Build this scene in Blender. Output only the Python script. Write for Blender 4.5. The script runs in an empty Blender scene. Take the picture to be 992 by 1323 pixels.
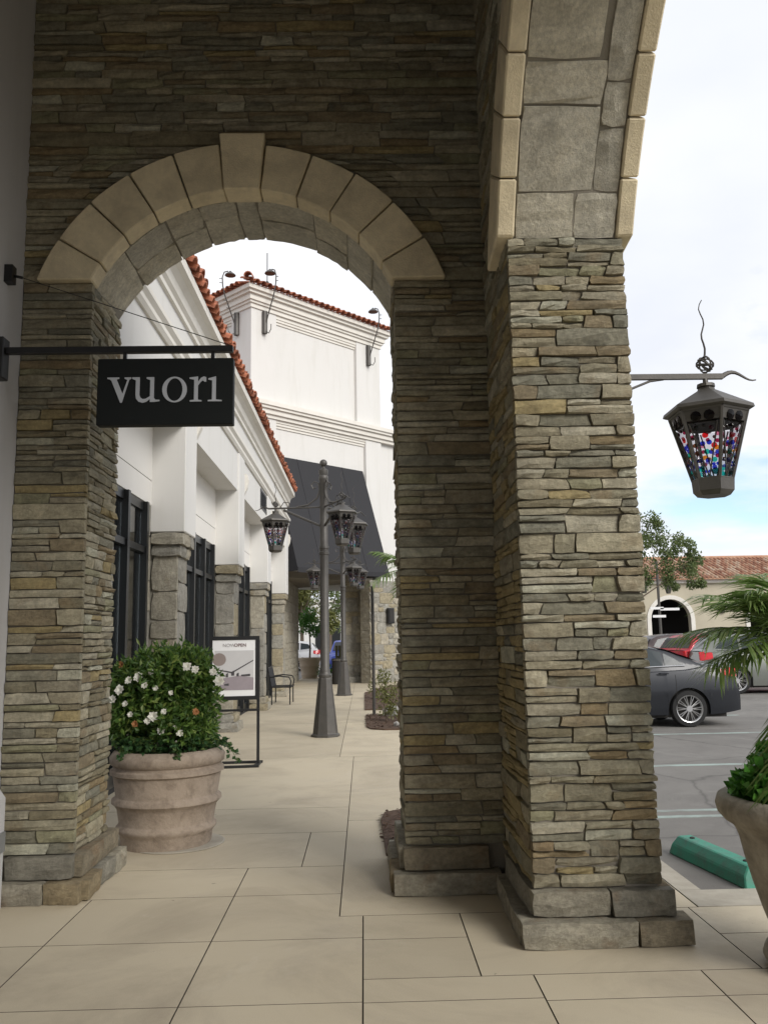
import bpy, bmesh, math, random
from mathutils import Vector, Matrix
S = bpy.context.scene
COL = S.collection
R = math.radians
rnd = random.Random(11)
U = rnd.uniform

# ------------------------------------------------------------------ camera
cam = bpy.data.cameras.new('camera')
cam.sensor_fit = 'HORIZONTAL'; cam.sensor_width = 36.0; cam.lens = 36.0 * 1111 / 992
cam.clip_start = 0.05; cam.clip_end = 3000
camo = bpy.data.objects.new('camera', cam); COL.objects.link(camo)
f = 1111.0
vz = Vector((-133, -7436, f)).normalized()
vy = Vector((470 - 496, 828 - 661.5, f)); vy -= vz * vy.dot(vz); vy.normalize()
vx = vy.cross(vz)
if vx.x < 0: vx = -vx
right = Vector((vx.x, vy.x, vz.x)); down = Vector((vx.y, vy.y, vz.y)); fwd = Vector((vx.z, vy.z, vz.z))
m = Matrix((right, -down, -fwd)).transposed().to_4x4()
m.translation = Vector((0, 0, 1.6))
camo.matrix_world = m
S.camera = camo

# ------------------------------------------------------------------ world, sun, exposure
SUN_EL, SUN_AZ = 32.0, 140.0          # azimuth: degrees clockwise from +Y
w = bpy.data.worlds.new('World'); S.world = w; w.use_nodes = True
nt = w.node_tree; N = nt.nodes; L = nt.links; N.clear()
out = N.new('ShaderNodeOutputWorld'); bg = N.new('ShaderNodeBackground'); bg.inputs[1].default_value = 0.1
sky = N.new('ShaderNodeTexSky'); sky.sky_type = 'NISHITA'; sky.sun_disc = False
sky.sun_elevation = R(SUN_EL); sky.sun_rotation = R(SUN_AZ); sky.air_density = 1.0; sky.dust_density = 0.6
tc = N.new('ShaderNodeTexCoord'); sep = N.new('ShaderNodeSeparateXYZ'); L.new(tc.outputs['Generated'], sep.inputs[0])
za = N.new('ShaderNodeMath'); za.operation = 'MAXIMUM'; za.inputs[1].default_value = 0.0; L.new(sep.outputs[2], za.inputs[0])
zb_ = N.new('ShaderNodeMath'); zb_.operation = 'ADD'; zb_.inputs[1].default_value = 0.16; L.new(za.outputs[0], zb_.inputs[0])
dx = N.new('ShaderNodeMath'); dx.operation = 'DIVIDE'; L.new(sep.outputs[0], dx.inputs[0]); L.new(zb_.outputs[0], dx.inputs[1])
dy = N.new('ShaderNodeMath'); dy.operation = 'DIVIDE'; L.new(sep.outputs[1], dy.inputs[0]); L.new(zb_.outputs[0], dy.inputs[1])
cmb = N.new('ShaderNodeCombineXYZ'); L.new(dx.outputs[0], cmb.inputs[0]); L.new(dy.outputs[0], cmb.inputs[1])
mp = N.new('ShaderNodeMapping'); mp.inputs['Location'].default_value = (1.3, 0.9, 0.0); L.new(cmb.outputs[0], mp.inputs[0])
nz = N.new('ShaderNodeTexNoise'); nz.inputs['Scale'].default_value = 0.9; nz.inputs['Detail'].default_value = 7; nz.inputs['Roughness'].default_value = 0.52
L.new(mp.outputs[0], nz.inputs['Vector'])
rp = N.new('ShaderNodeValToRGB'); rp.color_ramp.elements[0].position = 0.30; rp.color_ramp.elements[1].position = 0.43
L.new(nz.outputs[0], rp.inputs[0])
nz2 = N.new('ShaderNodeTexNoise'); nz2.inputs['Scale'].default_value = 1.3; nz2.inputs['Detail'].default_value = 5; L.new(mp.outputs[0], nz2.inputs['Vector'])
rp2 = N.new('ShaderNodeValToRGB'); rp2.color_ramp.elements[0].position = 0.3; rp2.color_ramp.elements[1].position = 0.7
rp2.color_ramp.elements[0].color = (4.9, 5.1, 5.55, 1); rp2.color_ramp.elements[1].color = (6.2, 6.25, 6.4, 1)
L.new(nz2.outputs[0], rp2.inputs[0])
mx = N.new('ShaderNodeMix'); mx.data_type = 'RGBA'
skm = N.new('ShaderNodeMix'); skm.data_type = 'RGBA'; skm.blend_type = 'MULTIPLY'; skm.inputs[0].default_value = 1.0
skm.inputs[7].default_value = (1.15, 1.15, 1.15, 1); L.new(sky.outputs[0], skm.inputs[6])
L.new(rp.outputs[0], mx.inputs[0]); L.new(skm.outputs[2], mx.inputs[6]); L.new(rp2.outputs[0], mx.inputs[7])
L.new(mx.outputs[2], bg.inputs[0]); L.new(bg.outputs[0], out.inputs[0])

sl = bpy.data.lights.new('sun', 'SUN'); sl.energy = 1.5; sl.angle = R(26); sl.color = (1.0, 0.96, 0.9)
so = bpy.data.objects.new('sun', sl); COL.objects.link(so)
sd = Vector((math.sin(R(SUN_AZ)) * math.cos(R(SUN_EL)), math.cos(R(SUN_AZ)) * math.cos(R(SUN_EL)), math.sin(R(SUN_EL))))
so.rotation_euler = sd.to_track_quat('Z', 'Y').to_euler(); so.location = sd * 60
vs = S.view_settings; vs.view_transform = 'Standard'; vs.look = 'None'; vs.exposure = 0.85; vs.gamma = 1.0; vs.use_curve_mapping = False
S.cycles.max_bounces = 8; S.cycles.diffuse_bounces = 5; S.cycles.transparent_max_bounces = 16

# ------------------------------------------------------------------ materials
def node(t, kind, **kw):
    n = t.nodes.new(kind)
    for k, v in kw.items(): n.inputs[k].default_value = v
    return n
def base_mat(name):
    mt = bpy.data.materials.new(name); mt.use_nodes = True
    return mt, mt.node_tree, mt.node_tree.nodes['Principled BSDF']
def mixc(t, a, b, fac, mode='MIX'):
    n = t.nodes.new('ShaderNodeMix'); n.data_type = 'RGBA'; n.blend_type = mode
    for s, v in ((0, fac), (6, a), (7, b)):
        if hasattr(v, 'is_output'): t.links.new(v, n.inputs[s])
        else: n.inputs[s].default_value = v if s == 0 else ((*v, 1) if len(v) == 3 else v)
    return n.outputs[2]
def ramp(t, src, stops, interp='LINEAR'):
    n = t.nodes.new('ShaderNodeValToRGB'); cr = n.color_ramp; cr.interpolation = interp
    while len(cr.elements) < len(stops): cr.elements.new(0.5)
    for e, (p, c) in zip(cr.elements, stops):
        e.position = p; e.color = (c, c, c, 1) if not hasattr(c, '__len__') else (*c, 1)
    t.links.new(src, n.inputs[0]); return n.outputs[0]
def noise(t, vec, scale, detail=4, rough=0.55, dist=0.0):
    n = node(t, 'ShaderNodeTexNoise', Scale=scale, Detail=detail, Roughness=rough, Distortion=dist)
    if vec is not None: t.links.new(vec, n.inputs['Vector'])
    return n.outputs[0]
def coords(t, offset=False, scale=(1, 1, 1)):
    tcn = t.nodes.new('ShaderNodeTexCoord'); v = tcn.outputs['Object']
    mpn = t.nodes.new('ShaderNodeMapping'); mpn.inputs['Scale'].default_value = scale
    t.links.new(v, mpn.inputs[0])
    if offset:
        oi = t.nodes.new('ShaderNodeObjectInfo'); mul = t.nodes.new('ShaderNodeMath'); mul.operation = 'MULTIPLY'; mul.inputs[1].default_value = 37.0
        t.links.new(oi.outputs['Random'], mul.inputs[0])
        cb = t.nodes.new('ShaderNodeCombineXYZ')
        for i in range(3): t.links.new(mul.outputs[0], cb.inputs[i])
        t.links.new(cb.outputs[0], mpn.inputs['Location'])
    return mpn.outputs[0]
def bump(t, p, h, strength, dist=0.02):
    b = node(t, 'ShaderNodeBump', Strength=strength, Distance=dist); t.links.new(h, b.inputs['Height'])
    t.links.new(b.outputs[0], p.inputs['Normal'])
def M(name, col, rough=0.6, metal=0.0, var=0.15, vscale=6.0, bmp=0.0, bscale=60.0, dirt=None, dscale=2.0, damt=0.5, spec=0.5, rand=0.0, coat=0.0):
    mt, t, p = base_mat(name)
    v = coords(t)
    c = mixc(t, tuple(x * (1 - var) for x in col), tuple(min(1, x * (1 + var)) for x in col), noise(t, v, vscale, 6, 0.6))
    if dirt:
        d = ramp(t, noise(t, v, dscale, 8, 0.65, 0.3), [(0.42, 0.0), (0.68, damt)])
        c = mixc(t, c, dirt, d)
    if rand:
        oi = t.nodes.new('ShaderNodeObjectInfo')
        g = ramp(t, oi.outputs['Random'], [(0, 1 - rand), (1, 1 + rand)])
        c = mixc(t, c, g, 1.0, 'MULTIPLY')
    t.links.new(c, p.inputs['Base Color'])
    p.inputs['Roughness'].default_value = rough; p.inputs['Metallic'].default_value = metal
    p.inputs['Specular IOR Level'].default_value = spec; p.inputs['Coat Weight'].default_value = coat
    if bmp: bump(t, p, noise(t, v, bscale, 5, 0.6), bmp, 0.01)
    return mt
def stone_mat(name, palette, rust=(0.29, 0.185, 0.085), rustamt=0.5, lo=0.72, hi=1.2, strata=True):
    mt, t, p = base_mat(name)
    oi = t.nodes.new('ShaderNodeObjectInfo')
    n = len(palette)
    c = ramp(t, oi.outputs['Random'], [(i / n, col) for i, col in enumerate(palette)], 'CONSTANT')
    v = coords(t, True)
    v2 = coords(t, True, (6, 6, 15) if strata else (6, 6, 6))
    g = ramp(t, noise(t, v, 9, 8, 0.65), [(0.28, lo), (0.72, hi)])
    c = mixc(t, c, g, 1.0, 'MULTIPLY')
    s2 = ramp(t, noise(t, v2, 1.0, 6, 0.6, 0.6), [(0.3, 0.8), (0.7, 1.16)])
    c = mixc(t, c, s2, 1.0, 'MULTIPLY')
    r_ = ramp(t, noise(t, v, 3.2, 6, 0.6, 0.4), [(0.57, 0.0), (0.70, rustamt)])
    c = mixc(t, c, rust, r_)
    spk = ramp(t, noise(t, v, 38, 6, 0.7), [(0.3, 0.74), (0.7, 1.20)])
    c = mixc(t, c, spk, 1.0, 'MULTIPLY')
    crk = ramp(t, noise(t, v2, 2.3, 10, 0.8, 0.5), [(0.30, 0.62), (0.42, 1.0)])
    c = mixc(t, c, crk, 1.0, 'MULTIPLY')
    t.links.new(c, p.inputs['Base Color']); p.inputs['Roughness'].default_value = 0.88; p.inputs['Specular IOR Level'].default_value = 0.3
    h = mixc(t, noise(t, v2, 1.6, 10, 0.78, 0.4), noise(t, v, 60, 9, 0.8), 0.45)
    bump(t, p, h, 1.0, 0.045)
    return mt
LEDGE = [(0.429, 0.381, 0.269), (0.324, 0.293, 0.204), (0.487, 0.437, 0.305), (0.301, 0.263, 0.171), (0.396, 0.357, 0.261), (0.56, 0.541, 0.416), (0.361, 0.328, 0.227), (0.453, 0.367, 0.193), (0.282, 0.265, 0.194), (0.418, 0.379, 0.269), (0.332, 0.272, 0.174), (0.513, 0.465, 0.337), (0.324, 0.304, 0.227), (0.395, 0.352, 0.245), (0.363, 0.284, 0.165), (0.537, 0.494, 0.373), (0.361, 0.341, 0.218), (0.301, 0.287, 0.218)]
MT = dict(
    stone=stone_mat('ledge stone', LEDGE, rustamt=0.4),
    soffit=stone_mat('soffit stone', [(0.64,0.60,0.49),(0.56,0.53,0.44),(0.66,0.61,0.48),(0.58,0.545,0.45),(0.68,0.63,0.50)], rust=(0.46, 0.38, 0.24), rustamt=0.3, lo=.9, hi=1.1, strata=False),
    flag=stone_mat('flagstone', [(0.34, 0.325, 0.28), (0.29, 0.275, 0.235), (0.39, 0.36, 0.29), (0.35, 0.305, 0.21), (0.32, 0.305, 0.265), (0.41, 0.37, 0.29)], rust=(0.30, 0.22, 0.11), rustamt=0.35, strata=False),
    plinth=stone_mat('plinth stone', [(0.38,0.345,0.27),(0.32,0.275,0.195),(0.42,0.385,0.30),(0.31,0.29,0.235),(0.36,0.29,0.18)], rust=(0.22,0.12,0.05), rustamt=0.55),
    mortar_mid=M('mid mortar', (0.24, 0.22, 0.18), 0.95, bmp=0.5, bscale=90),
    mortar_pale=M('pale mortar', (0.30, 0.28, 0.235), 0.95, bmp=0.5, bscale=90),
    mortar=M('mortar', (0.20, 0.18, 0.145), 0.95, bmp=0.6, bscale=90),
    cast=M('cast stone', (0.68, 0.585, 0.40), 0.85, var=0.16, vscale=24, bmp=0.5, bscale=90, dirt=(0.40, 0.34, 0.235), dscale=5, damt=0.6, rand=0.08),
    slab=None,
    joint=M('slab joint', (0.13, 0.11, 0.085), 0.95),
    plaster=M('white plaster', (0.78, 0.765, 0.735), 0.85, var=0.03, vscale=3, bmp=0.08, bscale=120, dirt=(0.66, 0.64, 0.60), dscale=0.8, damt=0.35),
    trimw=M('cream moulding', (0.70, 0.675, 0.62), 0.8, var=0.05, vscale=5, bmp=0.06, bscale=90, dirt=(0.55, 0.52, 0.46), dscale=1.5, damt=0.4),
    panel=M('off white panel', (0.72, 0.70, 0.66), 0.8, var=0.03, vscale=3),
    grey=M('grey plaster', (0.60, 0.60, 0.62), 0.85, var=0.04, vscale=3, bmp=0.1, bscale=120),
    ceil=M('arcade ceiling', (0.16, 0.13, 0.10), 0.9, var=0.05),
    black=M('black paint', (0.012, 0.012, 0.013), 0.45, var=0.2, bmp=0.03),
    signface=M('sign face', (0.008, 0.010, 0.010), 0.6, var=0.2, spec=0.25),
    letter=M('letter grey', (0.44, 0.46, 0.49), 0.5, var=0.03),
    dark=M('dark bronze metal', (0.082, 0.077, 0.070), 0.5, 0.35, var=0.25, vscale=14, bmp=0.12, bscale=90, dirt=(0.11, 0.10, 0.09), dscale=6, damt=0.5),
    frame=M('window frame black', (0.012, 0.013, 0.014), 0.35, var=0.1),
    awning=M('charcoal canvas', (0.022, 0.022, 0.025), 0.85, var=0.08, bmp=0.15, bscale=300),
    terra=M('weathered terracotta', (0.37, 0.30, 0.235), 0.9, var=0.26, vscale=9, bmp=0.5, bscale=45, dirt=(0.15, 0.115, 0.085), dscale=9, damt=0.7),
    paleterra=M('pale terracotta', (0.50, 0.41, 0.31), 0.9, var=0.12, vscale=8, bmp=0.3, bscale=40),
    urn=M('mottled urn stone', (0.36, 0.325, 0.26), 0.9, var=0.25, vscale=12, bmp=0.6, bscale=40, dirt=(0.11, 0.09, 0.065), dscale=4, damt=0.8),
    asphalt=M('asphalt', (0.185, 0.176, 0.16), 0.9, var=0.20, vscale=70, bmp=0.5, bscale=200, dirt=(0.115, 0.107, 0.10), dscale=0.7, damt=0.8),
    line=M('faded pale green paint', (0.30, 0.37, 0.34), 0.8, var=0.2, vscale=12, dirt=(0.18, 0.17, 0.16), dscale=2.2, damt=1.0),
    kerb=M('concrete kerb', (0.41, 0.375, 0.31), 0.85, var=0.15, dirt=(0.26, 0.235, 0.19), dscale=4, damt=0.7, bmp=0.2),
    green=M('green painted concrete', (0.030, 0.25, 0.165), 0.6, var=0.14, vscale=9, bmp=0.25, bscale=70, dirt=(0.07, 0.11, 0.09), dscale=9, damt=0.7),
    mulch=M('bark mulch', (0.085, 0.05, 0.032), 0.95, var=0.5, vscale=30, bmp=1.0, bscale=60),
    bark=M('bark', (0.13, 0.10, 0.075), 0.95, var=0.35, vscale=20, bmp=0.8, bscale=30),
    soil=M('soil', (0.05, 0.035, 0.025), 0.95, var=0.3, bmp=0.8, bscale=40),
    tyre=M('tyre rubber', (0.015, 0.015, 0.015), 0.85, var=0.1),
    rim=M('alloy rim', (0.55, 0.55, 0.55), 0.3, 0.85, var=0.05),
    chrome=M('chrome trim', (0.75, 0.75, 0.76), 0.15, 1.0, var=0.02),
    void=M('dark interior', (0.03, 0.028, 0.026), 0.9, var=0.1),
    white=M('white print', (0.80, 0.80, 0.80), 0.6, var=0.01),
    red_print=M('dark red print', (0.13, 0.04, 0.04), 0.6), grey_print=M('light grey print', (0.42, 0.40, 0.40), 0.6),
    mauve=M('mauve print', (0.30, 0.26, 0.28), 0.6, var=0.12, vscale=14), lamp_print=M('taupe print', (0.27, 0.22, 0.20), 0.6, var=0.2), dark_print=M('charcoal print', (0.06, 0.055, 0.06), 0.6), photo_print=M('pale photo print', (0.55, 0.54, 0.54), 0.6, var=0.12, vscale=3),
    petal=M('white petal', (0.80, 0.79, 0.72), 0.6, var=0.06), petal_old=M('browned petal', (0.42, 0.20, 0.08), 0.7, var=0.2),
    rock=M('garden rock', (0.34, 0.33, 0.31), 0.9, var=0.25, vscale=10, bmp=0.6, bscale=40),
    steel=M('pale steel plate', (0.35, 0.36, 0.37), 0.5, 0.5),
    wood=M('weathered wood', (0.20, 0.21, 0.13), 0.8, var=0.3),
)
def slab_mat():
    mt, t, p = base_mat('concrete slab'); v = coords(t)
    c = mixc(t, (0.475, 0.41, 0.298), (0.52, 0.458, 0.345), noise(t, v, 1.3, 8, 0.65, 0.5))
    oi = t.nodes.new('ShaderNodeObjectInfo'); c = mixc(t, c, ramp(t, oi.outputs['Random'], [(0, .93), (1, 1.06)]), 1.0, 'MULTIPLY')
    c = mixc(t, c, (0.33, 0.28, 0.21), ramp(t, noise(t, v, 0.75, 9, 0.7, 0.8), [(0.47, 0), (0.70, .70)]))        # worn, stained areas
    c = mixc(t, c, (0.56, 0.51, 0.42), ramp(t, noise(t, v, 2.1, 9, 0.72, 1.2), [(0.60, 0), (0.74, .45)]))       # pale wash marks
    c = mixc(t, c, (0.19, 0.16, 0.125), ramp(t, noise(t, v, 11, 3, 0.5), [(0.735, 0), (0.76, .65)]))             # gum and drip spots
    g = ramp(t, noise(t, v, 240, 4, 0.7), [(0.3, .88), (0.7, 1.1)]); c = mixc(t, c, g, 1.0, 'MULTIPLY')          # grit
    t.links.new(c, p.inputs['Base Color'])
    t.links.new(ramp(t, noise(t, v, 1.7, 6, 0.6), [(0.3, 0.55), (0.7, 0.85)]), p.inputs['Roughness']); p.inputs['Specular IOR Level'].default_value = 0.35
    bump(t, p, noise(t, v, 180, 6, 0.75), 0.25, 0.004); return mt
MT['slab'] = slab_mat()
def asphalt_mat():
    mt, t, p = base_mat('worn asphalt'); v = coords(t)
    c = mixc(t, (0.150, 0.142, 0.130), (0.215, 0.204, 0.186), noise(t, v, 90, 5, 0.8))
    c = mixc(t, c, (0.125, 0.117, 0.108), ramp(t, noise(t, v, 0.55, 8, 0.65, 0.5), [(0.45, 0), (0.65, .75)]))
    c = mixc(t, c, (0.255, 0.245, 0.225), ramp(t, noise(t, v, 0.9, 8, 0.7, 1.0), [(0.56, 0), (0.72, .6)]))
    c = mixc(t, c, (0.035, 0.033, 0.03), ramp(t, noise(t, v, 1.9, 4, 0.5), [(0.68, 0), (0.76, .7)]))            # oil spots
    vo = t.nodes.new('ShaderNodeTexVoronoi'); vo.feature = 'DISTANCE_TO_EDGE'; vo.inputs['Scale'].default_value = 0.28
    dn = t.nodes.new('ShaderNodeTexNoise'); dn.inputs['Scale'].default_value = 2.5; t.links.new(v, dn.inputs['Vector'])
    ad = t.nodes.new('ShaderNodeMix'); ad.data_type = 'VECTOR'; ad.inputs[0].default_value = 0.16; t.links.new(v, ad.inputs[4]); t.links.new(dn.outputs[1], ad.inputs[5]); t.links.new(ad.outputs[1], vo.inputs['Vector'])
    c = mixc(t, c, (0.05, 0.047, 0.043), ramp(t, vo.outputs['Distance'], [(0.002, .55), (0.005, 0)]))               # cracks
    t.links.new(c, p.inputs['Base Color']); p.inputs['Roughness'].default_value = 0.9
    bump(t, p, noise(t, v, 160, 6, 0.8), 0.5, 0.008); return mt
MT['asphalt'] = asphalt_mat()
def plaster_mat(name, col, streak):
    mt, t, p = base_mat(name); v = coords(t); vs_ = coords(t, False, (3.2, 3.2, 0.35))
    c = mixc(t, tuple(x*.965 for x in col), tuple(min(1, x*1.02) for x in col), noise(t, v, 1.6, 8, 0.65))
    c = mixc(t, c, streak, ramp(t, noise(t, vs_, 1.0, 8, 0.7, 0.3), [(0.50, 0), (0.78, .55)]))                    # rain streaks
    t.links.new(c, p.inputs['Base Color']); p.inputs['Roughness'].default_value = 0.88; p.inputs['Specular IOR Level'].default_value = 0.25
    bump(t, p, noise(t, v, 70, 8, 0.75), 0.35, 0.006); return mt
MT['plaster'] = plaster_mat('white plaster', (0.655, 0.645, 0.62), (0.54, 0.53, 0.485))
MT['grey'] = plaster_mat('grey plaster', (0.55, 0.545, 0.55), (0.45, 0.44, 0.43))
def leaf_mat(name, stops, trans=0.25, rough=0.45):
    mt, t, p = base_mat(name)
    g = t.nodes.new('ShaderNodeNewGeometry')
    c = ramp(t, g.outputs['Random Per Island'], stops)
    t.links.new(c, p.inputs['Base Color']); p.inputs['Roughness'].default_value = rough
    tr = t.nodes.new('ShaderNodeBsdfTranslucent'); t.links.new(c, tr.inputs[0])
    mxs = t.nodes.new('ShaderNodeMixShader'); mxs.inputs[0].default_value = trans
    o = t.nodes['Material Output']; t.links.new(p.outputs[0], mxs.inputs[1]); t.links.new(tr.outputs[0], mxs.inputs[2]); t.links.new(mxs.outputs[0], o.inputs[0])
    return mt
MT['leaf'] = leaf_mat('shrub leaf', [(0, (0.045, 0.10, 0.022)), (0.45, (0.09, 0.175, 0.035)), (0.8, (0.16, 0.26, 0.05)), (1, (0.25, 0.32, 0.08))], 0.35)
MT['ivy'] = leaf_mat('trailing leaf', [(0, (0.035, 0.09, 0.03)), (0.7, (0.06, 0.14, 0.045)), (1, (0.16, 0.22, 0.07))])
MT['bright'] = leaf_mat('bright leaf', [(0, (0.045, 0.16, 0.02)), (0.6, (0.08, 0.25, 0.03)), (1, (0.13, 0.33, 0.05))])
MT['palm'] = leaf_mat('palm leaflet', [(0, (0.10, 0.18, 0.04)), (0.6, (0.19, 0.29, 0.075)), (1, (0.31, 0.38, 0.15))], 0.4, 0.35)
MT['treeleaf'] = leaf_mat('tree leaf', [(0, (0.08, 0.12, 0.04)), (0.6, (0.14, 0.19, 0.06)), (1, (0.21, 0.25, 0.10))], 0.35)
MT['yellowleaf'] = leaf_mat('yellow green leaf', [(0, (0.09, 0.10, 0.025)), (0.6, (0.14, 0.15, 0.04)), (1, (0.19, 0.19, 0.06))])
MT['roof'] = M('clay tile', (0.36, 0.125, 0.065), 0.85, var=0.3, vscale=8, bmp=0.3, bscale=50, dirt=(0.14, 0.07, 0.05), dscale=5, damt=0.7, rand=0.35)
MT['farroof'] = M('pale clay tile', (0.42, 0.215, 0.13), 0.85, var=0.45, vscale=3.0, bmp=0.2, dirt=(0.50, 0.36, 0.25), dscale=2.0, damt=0.7)
MT['cream'] = M('cream stucco', (0.47, 0.425, 0.325), 0.9, var=0.06, vscale=1.5, dirt=(0.36, 0.32, 0.245), dscale=0.5, damt=0.5)
def glass(name, tint, refl=0.9, rough=0.02, ior=1.5):
    mt = bpy.data.materials.new(name); mt.use_nodes = True; t = mt.node_tree; t.nodes.clear()
    o = t.nodes.new('ShaderNodeOutputMaterial'); tr = t.nodes.new('ShaderNodeBsdfTransparent'); tr.inputs[0].default_value = (*tint, 1)
    gl = t.nodes.new('ShaderNodeBsdfGlossy'); gl.inputs['Roughness'].default_value = rough; gl.inputs[0].default_value = (refl, refl, refl, 1)
    lw = t.nodes.new('ShaderNodeFresnel'); gm = t.nodes.new('ShaderNodeNewGeometry'); mr = t.nodes.new('ShaderNodeMapRange')
    mr.inputs[3].default_value = 1.5; mr.inputs[4].default_value = 1/1.5; t.links.new(gm.outputs['Backfacing'], mr.inputs[0]); t.links.new(mr.outputs[0], lw.inputs[0])
    ms = t.nodes.new('ShaderNodeMixShader'); t.links.new(lw.outputs[0], ms.inputs[0]); t.links.new(tr.outputs[0], ms.inputs[1]); t.links.new(gl.outputs[0], ms.inputs[2]); t.links.new(ms.outputs[0], o.inputs[0])
    lw_ior = mr.inputs
    if ior != 1.5: mr.inputs[3].default_value = ior; mr.inputs[4].default_value = 1/ior
    return mt
MT['glass'] = glass('shop glass', (0.62, 0.65, 0.65), ior=2.6)
MT['carglass'] = glass('tinted car glass', (0.10, 0.12, 0.12))
MT['clear'] = glass('lantern clear glass', (0.88, 0.87, 0.88), 0.5, 0.15)
BEADC = dict(red=(0.90, 0.12, 0.14), blue=(0.16, 0.22, 0.80), teal=(0.12, 0.76, 0.66), amber=(0.92, 0.55, 0.15), wine=(0.62, 0.10, 0.26), plum=(0.22, 0.10, 0.13), brown=(0.42, 0.24, 0.15), rose=(0.88, 0.48, 0.58), pine=(0.12, 0.36, 0.36), lilac=(0.58, 0.54, 0.82))
for k_, c_ in BEADC.items(): MT['bead_' + k_] = glass('bead glass ' + k_, c_, 0.5, 0.1)
def paint(name, col, metal=0.4, rough=0.35):
    mt, t, p = base_mat(name)
    p.inputs['Base Color'].default_value = (*col, 1); p.inputs['Metallic'].default_value = metal; p.inputs['Roughness'].default_value = rough
    p.inputs['Coat Weight'].default_value = 0.35; p.inputs['Specular IOR Level'].default_value = 0.35; p.inputs['Coat Roughness'].default_value = 0.08
    return mt
MT['p_grey'] = paint('dark grey car paint', (0.018, 0.020, 0.025), 0.25); MT['p_red'] = paint('red car paint', (0.42, 0.02, 0.04), 0.2)
MT['p_olive'] = paint('grey green car paint', (0.20, 0.21, 0.19), 0.3); MT['p_black'] = paint('black car paint', (0.012, 0.013, 0.014), 0.1)
MT['p_white'] = paint('white car paint', (0.75, 0.75, 0.75), 0.0); MT['p_blue'] = paint('blue car paint', (0.02, 0.05, 0.36), 0.2); MT['p_brown'] = paint('brown car paint', (0.06, 0.045, 0.045), 0.3)
MT['carwin'] = M('dark car window', (0.045, 0.055, 0.06), 0.12, var=0.05, spec=0.25)
MT['taillight'] = paint('red lens', (0.62, 0.02, 0.03), 0.0, 0.2); MT['headlight'] = paint('clear lens', (0.55, 0.56, 0.57), 0.3, 0.15)

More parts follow.
